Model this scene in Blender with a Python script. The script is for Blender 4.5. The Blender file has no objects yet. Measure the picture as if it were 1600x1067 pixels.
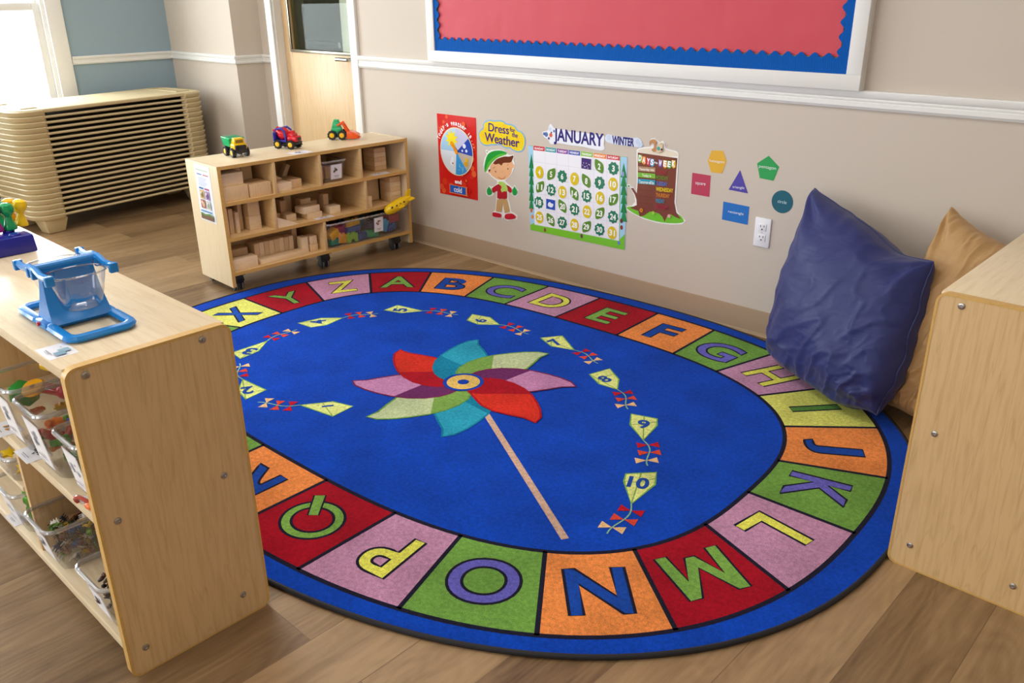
import bpy, bmesh, math, random
from mathutils import Vector, Matrix, noise, geometry, Euler
random.seed(7)
sc = bpy.context.scene
PI = math.pi

# ------------------------------------------------------------------ camera
F_PX = 1333.5
H = 1.32
YAW, PITCH, ROLL = 43.4334, 67.5112, -0.6018
cam_d = bpy.data.cameras.new('camera')
cam_d.sensor_width = 36
cam_d.lens = F_PX / 1600 * 36
cam_d.clip_start = 0.05
cam = bpy.data.objects.new('camera', cam_d)
sc.collection.objects.link(cam)
CR = Matrix.Rotation(math.radians(YAW), 4, 'Z') @ Matrix.Rotation(math.radians(PITCH), 4, 'X') @ Matrix.Rotation(math.radians(ROLL), 4, 'Z')
cam.matrix_world = Matrix.Translation((0, 0, H)) @ CR
sc.camera = cam

def ray(px, py):
    return CR.to_3x3() @ Vector(((px - 800) / F_PX, (533.5 - py) / F_PX, -1))
def FP(px, py, z=0.0):
    d = ray(px, py); t = (z - H) / d.z
    return Vector((d.x * t, d.y * t, z))
WY = 3.036
def WP(px, py, y=WY):
    d = ray(px, py); t = y / d.y
    return Vector((d.x * t, y, H + d.z * t))

# ------------------------------------------------------------------ view, world, daylight
sc.view_settings.view_transform = 'Standard'
sc.view_settings.look = 'None'
sc.view_settings.gamma = 1
sc.view_settings.use_curve_mapping = False
sc.view_settings.exposure = 0.0
w = bpy.data.worlds.new('sky'); sc.world = w; w.use_nodes = True
nt = w.node_tree
bg = nt.nodes['Background']
bg.inputs[0].default_value = (0.93, 0.97, 1.0, 1)
bg.inputs[1].default_value = 4.0

def area(name, loc, rot, sx, sy, power, col=(1, 1, 1)):
    l = bpy.data.lights.new(name, 'AREA'); l.shape = 'RECTANGLE'; l.size = sx; l.size_y = sy
    l.energy = power; l.color = col
    o = bpy.data.objects.new(name, l); sc.collection.objects.link(o)
    o.location = loc; o.rotation_euler = rot
    return o
XL = -6.08           # blue wall
XR, YB, ZC = 2.2, -3.4, 2.7
WINS = [(1.02, 2.18, .62, 1.98), (-0.9, .5, .62, 1.98), (-2.9, -1.5, .62, 1.98)]      # left wall windows, first one seen, other two added for light (y0,y1,z0,z1)
BWINS = [(-4.2, -2.6, .8, 2.1), (-1.6, 0.0, .8, 2.1)]                                  # unseen windows added behind the camera for light (x0,x1,z0,z1)
for (a, b, c, d) in WINS:
    area('daylight_left', (XL - .22, (a + b) / 2, (c + d) / 2), (0, math.radians(-90), 0), d - c, b - a, 74, (.90, .96, 1))
for (a, b, c, d), pw in zip(BWINS, (26, 7)):
    area('rear_fill', ((a + b) / 2, YB - .22, (c + d) / 2), (math.radians(90), 0, 0), b - a, d - c, pw, (.93, .97, 1))  # fill light through the added rear openings
TROFFERS = [(-4.4, 1.6), (-2.2, 1.0), (-4.4, -1.0), (-1.9, -1.2), (.3, 1.3), (.3, -1.2)]  # unseen ceiling panels, assumed for overhead light

# ------------------------------------------------------------------ helpers
def link(o):
    sc.collection.objects.link(o); return o
def s2l(c):
    return c / 12.92 if c <= .04045 else ((c + .055) / 1.055) ** 2.4
def rgb(h):
    if isinstance(h, str):
        h = h.lstrip('#'); v = [int(h[i:i + 2], 16) / 255 for i in (0, 2, 4)]
    else:
        v = [x / 255 for x in h]
    return tuple(s2l(x) for x in v) + (1,)
MC = {}
def mat(h, finish='plastic'):
    key = (str(h), finish)
    if key in MC: return MC[key]
    m = bpy.data.materials.new(finish + '_' + str(len(MC))); m.use_nodes = True
    n = m.node_tree.nodes; l = m.node_tree.links
    b = n['Principled BSDF']; c = rgb(h)
    b.inputs['Base Color'].default_value = c
    R = dict(plastic=.35, paper=.6, matte=.85, fabric=.7, carpet=1, paint=.55, metal=.3, gloss=.2, wallpaint=.75)[finish]
    b.inputs['Roughness'].default_value = R
    if finish == 'metal': b.inputs['Metallic'].default_value = 1
    if finish in ('wallpaint', 'plastic', 'paint', 'paper', 'matte', 'gloss'):
        tc = n.new('ShaderNodeTexCoord'); nz = n.new('ShaderNodeTexNoise')
        nz.inputs['Scale'].default_value = dict(wallpaint=180, plastic=60, paint=90, paper=40, matte=90, gloss=20)[finish]
        l.new(tc.outputs['Object'], nz.inputs['Vector'])
        bp = n.new('ShaderNodeBump'); bp.inputs['Strength'].default_value = .04; bp.inputs['Distance'].default_value = .002
        l.new(nz.outputs['Fac'], bp.inputs['Height']); l.new(bp.outputs['Normal'], b.inputs['Normal'])
    if finish == 'carpet':
        tc = n.new('ShaderNodeTexCoord')
        n1 = n.new('ShaderNodeTexNoise'); n1.inputs['Scale'].default_value = 420; n1.inputs['Detail'].default_value = 3
        n2 = n.new('ShaderNodeTexNoise'); n2.inputs['Scale'].default_value = 5.5; n2.inputs['Detail'].default_value = 5
        n3 = n.new('ShaderNodeTexNoise'); n3.inputs['Scale'].default_value = 90; n3.inputs['Detail'].default_value = 2
        for q in (n1, n2, n3): l.new(tc.outputs['Object'], q.inputs['Vector'])
        a1 = n.new('ShaderNodeMapRange'); a1.inputs[1].default_value = .3; a1.inputs[2].default_value = .7; a1.inputs[3].default_value = .74; a1.inputs[4].default_value = 1.26
        a2 = n.new('ShaderNodeMapRange'); a2.inputs[1].default_value = .3; a2.inputs[2].default_value = .7; a2.inputs[3].default_value = .78; a2.inputs[4].default_value = 1.12
        a3 = n.new('ShaderNodeMapRange'); a3.inputs[1].default_value = .3; a3.inputs[2].default_value = .7; a3.inputs[3].default_value = .82; a3.inputs[4].default_value = 1.15
        l.new(n1.outputs['Fac'], a1.inputs[0]); l.new(n2.outputs['Fac'], a2.inputs[0]); l.new(n3.outputs['Fac'], a3.inputs[0])
        mm = n.new('ShaderNodeMath'); mm.operation = 'MULTIPLY'; l.new(a1.outputs[0], mm.inputs[0]); l.new(a2.outputs[0], mm.inputs[1])
        m2 = n.new('ShaderNodeMath'); m2.operation = 'MULTIPLY'; l.new(mm.outputs[0], m2.inputs[0]); l.new(a3.outputs[0], m2.inputs[1])
        vm = n.new('ShaderNodeVectorMath'); vm.operation = 'SCALE'; vm.inputs[0].default_value = c[:3]
        l.new(m2.outputs[0], vm.inputs['Scale']); l.new(vm.outputs[0], b.inputs['Base Color'])
        bp = n.new('ShaderNodeBump'); bp.inputs['Strength'].default_value = .8; bp.inputs['Distance'].default_value = .004
        l.new(n1.outputs['Fac'], bp.inputs['Height']); l.new(bp.outputs['Normal'], b.inputs['Normal'])
        b.inputs['Sheen Weight'].default_value = .04; b.inputs['Specular IOR Level'].default_value = .05
    MC[key] = m
    return m

def wood(name, base, dark, axis='Z', rough=.38, grain=.5, scale=1.0, fine=1.0):
    if name in MC: return MC[name]
    m = bpy.data.materials.new(name); m.use_nodes = True
    n = m.node_tree.nodes; l = m.node_tree.links; b = n['Principled BSDF']
    tc = n.new('ShaderNodeTexCoord'); mp = n.new('ShaderNodeMapping')
    s = {'X': (.9, 12, 12), 'Y': (12, .9, 12), 'Z': (12, 12, .9)}[axis]
    mp.inputs['Scale'].default_value = tuple(q * scale for q in s)
    l.new(tc.outputs['Object'], mp.inputs['Vector'])
    n1 = n.new('ShaderNodeTexNoise'); n1.inputs['Scale'].default_value = 1.0; n1.inputs['Detail'].default_value = 4
    n1.inputs['Distortion'].default_value = .4
    l.new(mp.outputs[0], n1.inputs['Vector'])
    k = n.new('ShaderNodeMath'); k.operation = 'MULTIPLY'; k.inputs[1].default_value = 14; l.new(n1.outputs['Fac'], k.inputs[0])
    fr = n.new('ShaderNodeMath'); fr.operation = 'PINGPONG'; fr.inputs[1].default_value = .5; l.new(k.outputs[0], fr.inputs[0])
    r = n.new('ShaderNodeMapRange'); r.inputs[1].default_value = 0; r.inputs[2].default_value = .12; r.inputs[3].default_value = grain; r.inputs[4].default_value = 0
    l.new(fr.outputs[0], r.inputs[0])
    mp2 = n.new('ShaderNodeMapping'); mp2.inputs['Scale'].default_value = tuple(q * scale * 9 for q in s)
    l.new(tc.outputs['Object'], mp2.inputs['Vector'])
    n2 = n.new('ShaderNodeTexNoise'); n2.inputs['Scale'].default_value = 1; n2.inputs['Detail'].default_value = 3; l.new(mp2.outputs[0], n2.inputs['Vector'])
    r2 = n.new('ShaderNodeMapRange'); r2.inputs[1].default_value = .45; r2.inputs[2].default_value = .75; r2.inputs[3].default_value = 0; r2.inputs[4].default_value = .45 * fine
    l.new(n2.outputs['Fac'], r2.inputs[0])
    ad = n.new('ShaderNodeMath'); ad.operation = 'ADD'; ad.use_clamp = True; l.new(r.outputs[0], ad.inputs[0]); l.new(r2.outputs[0], ad.inputs[1])
    mx = n.new('ShaderNodeMix'); mx.data_type = 'RGBA'
    mx.inputs[6].default_value = rgb(base); mx.inputs[7].default_value = rgb(dark)
    l.new(ad.outputs[0], mx.inputs[0]); l.new(mx.outputs[2], b.inputs['Base Color'])
    b.inputs['Roughness'].default_value = rough
    bp = n.new('ShaderNodeBump'); bp.inputs['Strength'].default_value = .05; bp.inputs['Distance'].default_value = .001
    l.new(n2.outputs['Fac'], bp.inputs['Height']); l.new(bp.outputs['Normal'], b.inputs['Normal'])
    MC[name] = m
    return m

MAPLE_Z = wood('maple_upright', '#DDBA87', '#BA935E', 'Z', .42, .26)
MAPLE_X = wood('maple_lengthwise', '#E8D5B2', '#D0B48A', 'X', .32, .22)
MAPLE_Y = wood('maple_crosswise', '#E8D5B2', '#D0B48A', 'Y', .32, .22)
EDGE = wood('maple_edge_band', '#D9AE62', '#C39650', 'X', .4, .15)
EDGE_PALE = wood('maple_edge_pale', '#DDBF8C', '#C9A570', 'X', .4, .15)
BLOCKS = [wood('beech_block_%d' % i, c, d, 'Z' if i % 2 else 'X', .55, .25, 3) for i, (c, d) in enumerate([('#F4DAB0', '#DEBA8C'), ('#EED0A0', '#D8B080'), ('#F8E2BC', '#E2C294'), ('#EACA9A', '#D2AA7C')])]
DOORW = wood('door_veneer', '#D9B98C', '#C39B66', 'Z', .4, .3, .6)

def clear(name, tint=(.93, .94, .95), gloss=.22, rough=.06, haze=0.0):
    if name in MC: return MC[name]
    m = bpy.data.materials.new(name); m.use_nodes = True
    n = m.node_tree.nodes; l = m.node_tree.links; n.clear()
    o = n.new('ShaderNodeOutputMaterial'); t = n.new('ShaderNodeBsdfTransparent'); t.inputs[0].default_value = tint + (1,)
    g = n.new('ShaderNodeBsdfGlossy'); g.inputs['Roughness'].default_value = rough
    lw = n.new('ShaderNodeLayerWeight'); lw.inputs['Blend'].default_value = .35
    r = n.new('ShaderNodeMapRange'); r.inputs[3].default_value = gloss * .35; r.inputs[4].default_value = min(1, gloss * 3)
    l.new(lw.outputs['Facing'], r.inputs[0])
    x = n.new('ShaderNodeMixShader'); l.new(r.outputs[0], x.inputs[0]); l.new(t.outputs[0], x.inputs[1]); l.new(g.outputs[0], x.inputs[2])
    if haze:
        df = n.new('ShaderNodeBsdfDiffuse'); df.inputs[0].default_value = (.85, .86, .88, 1); x2 = n.new('ShaderNodeMixShader'); x2.inputs[0].default_value = haze
        l.new(x.outputs[0], x2.inputs[1]); l.new(df.outputs[0], x2.inputs[2]); x = x2
    l.new(x.outputs[0], o.inputs[0])
    MC[name] = m
    return m
CLEAR = clear('clear_plastic', (.94, .94, .95), .13, .06, .035)
CLEAR_RIM = clear('clear_plastic_rim', (.85, .86, .88), .35, .12, .14)
GLASS = clear('window_glass', (.97, .98, .98), .08, .02)

class MB:
    """collects shapes with material slots, becomes one mesh object"""
    def __init__(s): s.v = []; s.f = []; s.m = []; s.mats = []
    def mi(s, m):
        if m not in s.mats: s.mats.append(m)
        return s.mats.index(m)
    def raw(s, vs, fs, m, M=None):
        k = len(s.v); i = s.mi(m)
        for v in vs:
            v = Vector(v)
            s.v.append(M @ v if M else v)
        for f in fs: s.f.append([k + a for a in f]); s.m.append(i)
        return s
    def bm(s, b, m, M=None):
        b.verts.ensure_lookup_table()
        for i, v in enumerate(b.verts): v.index = i
        s.raw([v.co for v in b.verts], [[v.index for v in f.verts] for f in b.faces], m, M); b.free(); return s
    def box(s, a, c, m, bev=0, M=None, seg=2):
        b = bmesh.new(); bmesh.ops.create_cube(b, size=1)
        d = [abs(c[i] - a[i]) for i in range(3)]; ce = [(a[i] + c[i]) / 2 for i in range(3)]
        for v in b.verts: v.co = Vector([v.co[i] * d[i] + ce[i] for i in range(3)])
        if bev: bmesh.ops.bevel(b, geom=b.edges[:], offset=min(bev, min(d) * .49), segments=seg, profile=.5, affect='EDGES')
        return s.bm(b, m, M)
    def tap(s, a, c, m, t=.85, ty=None, bev=0, M=None):
        """box with its top scaled by t"""
        b = bmesh.new(); bmesh.ops.create_cube(b, size=1)
        d = [abs(c[i] - a[i]) for i in range(3)]; ce = [(a[i] + c[i]) / 2 for i in range(3)]
        for v in b.verts:
            k = t if v.co.z > 0 else 1; k2 = (ty if ty is not None else t) if v.co.z > 0 else 1
            v.co = Vector((v.co.x * d[0] * k + ce[0], v.co.y * d[1] * k2 + ce[1], v.co.z * d[2] + ce[2]))
        if bev: bmesh.ops.bevel(b, geom=b.edges[:], offset=bev, segments=2, profile=.5, affect='EDGES')
        return s.bm(b, m, M)
    def prism(s, pts, h0, h1, m, M=None, bev=0):
        b = bmesh.new()
        vs = [b.verts.new((p[0], p[1], h0)) for p in pts]
        f = b.faces.new(vs)
        r = bmesh.ops.extrude_face_region(b, geom=[f])
        for g in r['geom']:
            if isinstance(g, bmesh.types.BMVert): g.co.z = h1
        bmesh.ops.recalc_face_normals(b, faces=b.faces[:])
        if bev: bmesh.ops.bevel(b, geom=[e for e in b.edges if abs(e.verts[0].co.z - e.verts[1].co.z) < 1e-6], offset=bev, segments=2, profile=.5, affect='EDGES')
        return s.bm(b, m, M)
    def lathe(s, prof, m, seg=24, M=None):
        vs = []; fs = []; n = len(prof)
        for i in range(seg):
            a = 2 * PI * i / seg
            for r, z in prof: vs.append((r * math.cos(a), r * math.sin(a), z))
        for i in range(seg):
            j = (i + 1) % seg
            for k in range(n - 1): fs.append([i * n + k, j * n + k, j * n + k + 1, i * n + k + 1])
        if prof[0][0] > 1e-6: fs.append([i * n for i in range(seg)][::-1])
        if prof[-1][0] > 1e-6: fs.append([i * n + n - 1 for i in range(seg)])
        return s.raw(vs, fs, m, M)
    def cyl(s, p0, p1, r, m, seg=16, M=None, r1=None):
        p0 = Vector(p0); p1 = Vector(p1); d = p1 - p0
        q = Matrix.Translation(p0) @ d.to_track_quat('Z', 'Y').to_matrix().to_4x4()
        if M: q = M @ q
        L = d.length; r1 = r if r1 is None else r1; e = min(r, r1) * .12
        return s.lathe([(0, 0), (r - e, 0), (r, e), (r1, L - e), (r1 - e, L), (0, L)], m, seg, q)
    def sphere(s, c, r, m, seg=16, sc_=(1, 1, 1), M=None):
        b = bmesh.new(); bmesh.ops.create_uvsphere(b, u_segments=seg, v_segments=max(6, seg // 2), radius=r)
        for v in b.verts: v.co = Vector((v.co.x * sc_[0] + c[0], v.co.y * sc_[1] + c[1], v.co.z * sc_[2] + c[2]))
        return s.bm(b, m, M)
    def tube(s, pts, r, m, seg=10, closed=False, M=None, flat=1.0):
        pts = [Vector(p) for p in pts]; n = len(pts); vs = []; fs = []
        up = Vector((0, 0, 1))
        for i, p in enumerate(pts):
            a = pts[(i - 1) % n] if (closed or i > 0) else p; c = pts[(i + 1) % n] if (closed or i < n - 1) else p
            t = (c - a).normalized(); u = up if abs(t.dot(up)) < .95 else Vector((1, 0, 0))
            x = t.cross(u).normalized(); y = x.cross(t).normalized()
            for k in range(seg):
                an = 2 * PI * k / seg; vs.append(p + x * (math.cos(an) * r) + y * (math.sin(an) * r * flat))
        for i in range(n if closed else n - 1):
            j = (i + 1) % n
            for k in range(seg):
                k2 = (k + 1) % seg; fs.append([i * seg + k, i * seg + k2, j * seg + k2, j * seg + k])
        if not closed: fs.append([k for k in range(seg)][::-1]); fs.append([(n - 1) * seg + k for k in range(seg)])
        return s.raw(vs, fs, m, M)
    def build(s, name, parent=None, smooth=35, label=None, M=None):
        me = bpy.data.meshes.new(name)
        me.from_pydata([(M @ v if M else v)[:] for v in s.v], [], s.f); me.update()
        for m in s.mats: me.materials.append(m)
        for p, i in zip(me.polygons, s.m): p.material_index = i
        b = bmesh.new(); b.from_mesh(me); bmesh.ops.recalc_face_normals(b, faces=b.faces[:]) if not getattr(s, 'keep', False) else None
        b.to_mesh(me); b.free()
        if smooth:
            for p in me.polygons: p.use_smooth = True
            try: me.set_sharp_from_angle(angle=math.radians(smooth))
            except Exception: pass
        o = bpy.data.objects.new(name, me); link(o)
        if parent: o.parent = parent
        if label: o['label'] = label
        return o

def empty(name, loc=(0, 0, 0), rz=0, label=None, cat=None, group=None):
    o = bpy.data.objects.new(name, None); link(o); o.location = loc; o.rotation_euler = (0, 0, rz)
    o.empty_display_size = .05
    if label: tag(o, label, cat, group)
    return o
def tag(o, label=None, cat=None, group=None, kind=None):
    if label: o['label'] = label
    if cat: o['category'] = cat
    if group: o['group'] = group
    if kind: o['kind'] = kind
    return o
def struct(o): o['kind'] = 'structure'; return o
def copy_tree(o, parent=None):
    c = o.copy(); sc.collection.objects.link(c); c.parent = parent
    for ch in list(o.children): copy_tree(ch, c)
    return c

# ---- flat printed artwork on a sheet: layers of polygons a hair apart
def text2d(s, offset=0.0, space=1.0):
    cu = bpy.data.curves.new('t', 'FONT'); cu.body = s; cu.size = 1; cu.offset = offset; cu.resolution_u = 7
    cu.space_character = space
    o = bpy.data.objects.new('t', cu)
    me = bpy.data.meshes.new_from_object(o)
    vs = [(v.co.x, v.co.y) for v in me.vertices]; fs = [list(p.vertices) for p in me.polygons]
    bpy.data.objects.remove(o); bpy.data.curves.remove(cu); bpy.data.meshes.remove(me)
    return vs, fs
def ngon(c, r, n=24, a0=0, ry=None, rot=0):
    ry = r if ry is None else ry; o = []
    for i in range(n):
        a = a0 + 2 * PI * i / n; x, y = r * math.cos(a), ry * math.sin(a)
        o.append((c[0] + x * math.cos(rot) - y * math.sin(rot), c[1] + x * math.sin(rot) + y * math.cos(rot)))
    return o
class Art:
    def __init__(s, finish='paper', dh=.00015, h0=0.0): s.v = []; s.f = []; s.m = []; s.mats = []; s.h = h0; s.dh = dh; s.fin = finish
    def _add(s, vs, fs, col, h=None):
        m = mat(col, s.fin) if not isinstance(col, bpy.types.Material) else col
        if m not in s.mats: s.mats.append(m)
        i = s.mats.index(m); k = len(s.v)
        if h is None: s.h += s.dh; h = s.h
        s.v += [(x, y, h) for x, y in vs]
        for f in fs:
            f = [k + a for a in f]
            # make every face look along +h
            a = sum((s.v[f[j]][0] * s.v[f[(j + 1) % len(f)]][1] - s.v[f[(j + 1) % len(f)]][0] * s.v[f[j]][1]) for j in range(len(f)))
            s.f.append(f if a > 0 else f[::-1]); s.m.append(i)
        return h
    def poly(s, pts, col, h=None):
        pts = [(p[0], p[1]) for p in pts]
        tri = geometry.tessellate_polygon([[Vector((p[0], p[1], 0)) for p in pts]])
        return s._add(pts, [list(t) for t in tri], col, h)
    def ribbon(s, pts, wd, col, closed=True, h=None):
        n = len(pts); P = [Vector((p[0], p[1])) for p in pts]; vs = []; fs = []
        for i in range(n):
            a = P[(i - 1) % n] if (closed or i) else P[i]; b = P[(i + 1) % n] if (closed or i < n - 1) else P[i]
            t = (b - a)
            t = t.normalized() if t.length > 1e-9 else Vector((1, 0)); nn = Vector((-t.y, t.x))
            vs += [tuple(P[i] + nn * wd / 2), tuple(P[i] - nn * wd / 2)]
        for i in range(n if closed else n - 1):
            j = (i + 1) % n; fs.append([2 * i, 2 * i + 1, 2 * j + 1, 2 * j])
        return s._add(vs, fs, col, h)
    def text(s, t, c, hgt, col, rot=0, width=None, bold=.02, outline=None, ob=.03, skew=None, space=1.0, shear=(1, 0)):
        vs, fs = text2d(t, bold, space)
        if not vs: return
        x0, x1 = min(v[0] for v in vs), max(v[0] for v in vs); y0, y1 = min(v[1] for v in vs), max(v[1] for v in vs)
        if len(t) == 1 or t.isupper() or t.isdigit(): ref = y1 - y0
        else: ref = y1 - y0
        ky = hgt / ref; kx = ky if width is None else width / (x1 - x0)
        cx, cy = (x0 + x1) / 2, (y0 + y1) / 2; ca, sa = math.cos(rot), math.sin(rot)
        def T(q): 
            o = []
            for x, y in q:
                x, y = (x - cx) * kx, (y - cy) * ky
                if skew: y += x * skew
                o.append((c[0] + x * ca - y * sa, c[1] + x * sa + y * ca))
            return o
        P = T(vs)
        s._add(P, fs, col)
        if outline:
            cnt = {}
            for f in fs:
                for j in range(len(f)):
                    a, b = f[j], f[(j + 1) % len(f)]
                    ka = (round(vs[a][0], 5), round(vs[a][1], 5)); kb = (round(vs[b][0], 5), round(vs[b][1], 5))
                    if ka == kb: continue
                    cnt.setdefault(frozenset((ka, kb)), []).append((a, b))
            nxt = {}
            for k_, l_ in cnt.items():
                if len(l_) == 1:
                    a, b = l_[0]; nxt[(round(vs[a][0], 5), round(vs[a][1], 5))] = ((round(vs[b][0], 5), round(vs[b][1], 5)))
            h = s.h + s.dh; s.h = h
            while nxt:
                st = next(iter(nxt)); loop = []; cur = st
                while cur in nxt:
                    loop.append(cur); cur = nxt.pop(cur)
                if len(loop) > 2: s.ribbon(T(loop), ob, outline, True, h)
    def build(s, name, M, parent=None, base=None, th=.0008, basecol='#FFFFFF'):
        """M maps (u,v,h) into place; base = outline of the sheet itself"""
        if base:
            k = len(s.v); m = mat(basecol, s.fin)
            if m not in s.mats: s.mats.append(m)
            i = s.mats.index(m); n = len(base)
            s.v += [(p[0], p[1], 0.0) for p in base] + [(p[0], p[1], -th) for p in base]
            for t in geometry.tessellate_polygon([[Vector((p[0], p[1], 0)) for p in base]]):
                t = list(t); a = sum(base[t[j]][0] * base[t[(j + 1) % 3]][1] - base[t[(j + 1) % 3]][0] * base[t[j]][1] for j in range(3))
                if a < 0: t = t[::-1]
                s.f.append([k + q for q in t]); s.m.append(i); s.f.append([k + n + q for q in t[::-1]]); s.m.append(i)
            for j in range(n): s.f.append([k + j, k + (j + 1) % n, k + n + (j + 1) % n, k + n + j]); s.m.append(i)
        me = bpy.data.meshes.new(name); me.from_pydata([(M @ Vector(v))[:] for v in s.v], [], s.f); me.update()
        for m in s.mats: me.materials.append(m)
        for p, i in zip(me.polygons, s.m): p.material_index = i
        o = bpy.data.objects.new(name, me); link(o)
        if parent: o.parent = parent
        return o
def WM(lift=.0015, y=WY):
    """u = world x, v = world z, h comes out of the poster wall"""
    return Matrix(((1, 0, 0, 0), (0, 0, -1, y - lift), (0, 1, 0, 0), (0, 0, 0, 1)))
def smooth_poly(pts, n=4):
    """closed Catmull-Rom through pts"""
    o = []; N = len(pts)
    for i in range(N):
        p0, p1, p2, p3 = [Vector(pts[(i + k) % N][:2]) for k in (-1, 0, 1, 2)]
        for j in range(n):
            t = j / n
            q = .5 * ((2 * p1) + (p2 - p0) * t + (2 * p0 - 5 * p1 + 4 * p2 - p3) * t * t + (3 * p1 - p0 - 3 * p2 + p3) * t ** 3)
            o.append((q.x, q.y))
    return o
def grow(pts, d):
    """push a closed outline outwards by d"""
    n = len(pts); A = sum(pts[i][0] * pts[(i + 1) % n][1] - pts[(i + 1) % n][0] * pts[i][1] for i in range(n)); s = 1 if A > 0 else -1
    o = []
    for i in range(n):
        a = Vector(pts[(i - 1) % n][:2]); b = Vector(pts[(i + 1) % n][:2]); t = (b - a)
        if t.length < 1e-9: o.append(pts[i]); continue
        t.normalize(); o.append((pts[i][0] + t.y * d * s, pts[i][1] - t.x * d * s))
    return o

# ================================================================== THE ROOM
WALLC = mat('#CCC0B2', 'wallpaint'); BLUEC = mat('#93A8B4', 'wallpaint'); TRIMC = mat('#E9E8E4', 'paint'); BASEC = mat('#A48C72', 'matte')
CEILC = mat('#F0EFEC', 'wallpaint')

def floor_mat():
    m = bpy.data.materials.new('oak_plank_floor'); m.use_nodes = True
    n = m.node_tree.nodes; l = m.node_tree.links; b = n['Principled BSDF']
    tc = n.new('ShaderNodeTexCoord'); sp = n.new('ShaderNodeSeparateXYZ'); l.new(tc.outputs['Object'], sp.inputs[0])
    cb = n.new('ShaderNodeCombineXYZ')
    ax = n.new('ShaderNodeMath'); ax.operation = 'ADD'; ax.inputs[1].default_value = .457 + 18 * .178
    l.new(sp.outputs['X'], ax.inputs[0]); l.new(sp.outputs['Y'], cb.inputs['X']); l.new(ax.outputs[0], cb.inputs['Y'])
    br = n.new('ShaderNodeTexBrick'); br.offset = .37; br.inputs['Scale'].default_value = 1
    br.inputs['Brick Width'].default_value = 1.22; br.inputs['Row Height'].default_value = .178
    br.inputs['Mortar Size'].default_value = .0012; br.inputs['Mortar Smooth'].default_value = .1
    br.inputs['Color1'].default_value = (0, 0, 0, 1); br.inputs['Color2'].default_value = (1, 1, 1, 1); br.inputs['Mortar'].default_value = (.5, .5, .5, 1)
    l.new(cb.outputs[0], br.inputs['Vector'])
    bw = n.new('ShaderNodeRGBToBW'); l.new(br.outputs['Color'], bw.inputs[0])
    # grain shifted per plank
    k = n.new('ShaderNodeMath'); k.operation = 'MULTIPLY'; k.inputs[1].default_value = 37; l.new(bw.outputs[0], k.inputs[0])
    cz = n.new('ShaderNodeCombineXYZ'); l.new(sp.outputs['X'], cz.inputs['X']); l.new(sp.outputs['Y'], cz.inputs['Y']); l.new(k.outputs[0], cz.inputs['Z'])
    mp = n.new('ShaderNodeMapping'); mp.inputs['Scale'].default_value = (13, 1.6, 1); l.new(cz.outputs[0], mp.inputs['Vector'])
    n1 = n.new('ShaderNodeTexNoise'); n1.inputs['Scale'].default_value = 1; n1.inputs['Detail'].default_value = 6; n1.inputs['Distortion'].default_value = 1.2; n1.inputs['Roughness'].default_value = .62
    l.new(mp.outputs[0], n1.inputs['Vector'])
    mp2 = n.new('ShaderNodeMapping'); mp2.inputs['Scale'].default_value = (95, 5, 1); l.new(cz.outputs[0], mp2.inputs['Vector'])
    n2 = n.new('ShaderNodeTexNoise'); n2.inputs['Scale'].default_value = 1; n2.inputs['Detail'].default_value = 4; l.new(mp2.outputs[0], n2.inputs['Vector'])
    mp3 = n.new('ShaderNodeMapping'); mp3.inputs['Scale'].default_value = (6, 1.3, 1); l.new(cz.outputs[0], mp3.inputs['Vector'])
    n3 = n.new('ShaderNodeTexNoise'); n3.inputs['Scale'].default_value = 1; n3.inputs['Detail'].default_value = 2; l.new(mp3.outputs[0], n3.inputs['Vector'])
    kk = n.new('ShaderNodeMath'); kk.operation = 'MULTIPLY'; kk.inputs[1].default_value = 22; l.new(n3.outputs['Fac'], kk.inputs[0])
    pp = n.new('ShaderNodeMath'); pp.operation = 'PINGPONG'; pp.inputs[1].default_value = .5; l.new(kk.outputs[0], pp.inputs[0])
    # sum
    a = n.new('ShaderNodeMath'); a.operation = 'MULTIPLY_ADD'; a.inputs[1].default_value = .75; l.new(n1.outputs['Fac'], a.inputs[0])
    a2 = n.new('ShaderNodeMath'); a2.operation = 'MULTIPLY'; a2.inputs[1].default_value = .36; l.new(bw.outputs[0], a2.inputs[0]); l.new(a2.outputs[0], a.inputs[2])
    a3 = n.new('ShaderNodeMath'); a3.operation = 'MULTIPLY_ADD'; a3.inputs[1].default_value = .28; l.new(n2.outputs['Fac'], a3.inputs[0]); l.new(a.outputs[0], a3.inputs[2])
    a4 = n.new('ShaderNodeMath'); a4.operation = 'MULTIPLY_ADD'; a4.inputs[1].default_value = .16; l.new(pp.outputs[0], a4.inputs[0]); l.new(a3.outputs[0], a4.inputs[2])
    cr = n.new('ShaderNodeValToRGB'); l.new(a4.outputs[0], cr.inputs[0])
    e = cr.color_ramp.elements; e[0].position = .30; e[0].color = rgb('#4E3824'); e[1].position = 1.0; e[1].color = rgb('#AA8C66')
    q = cr.color_ramp.elements.new(.52); q.color = rgb('#73593C')
    q = cr.color_ramp.elements.new(.74); q.color = rgb('#8F7351')
    mx = n.new('ShaderNodeMix'); mx.data_type = 'RGBA'; mx.inputs[7].default_value = rgb('#5E4733')
    mk = n.new('ShaderNodeMath'); mk.operation = 'MULTIPLY'; mk.inputs[1].default_value = .55; l.new(br.outputs['Fac'], mk.inputs[0])
    l.new(mk.outputs[0], mx.inputs[0]); l.new(cr.outputs[0], mx.inputs[6]); l.new(mx.outputs[2], b.inputs['Base Color'])
    b.inputs['Roughness'].default_value = .36; b.inputs['Specular IOR Level'].default_value = .55
    bp = n.new('ShaderNodeBump'); bp.inputs['Strength'].default_value = .25; bp.inputs['Distance'].default_value = .0015
    l.new(n2.outputs['Fac'], bp.inputs['Height']); l.new(bp.outputs['Normal'], b.inputs['Normal'])
    return m
FLOORM = floor_mat()
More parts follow.
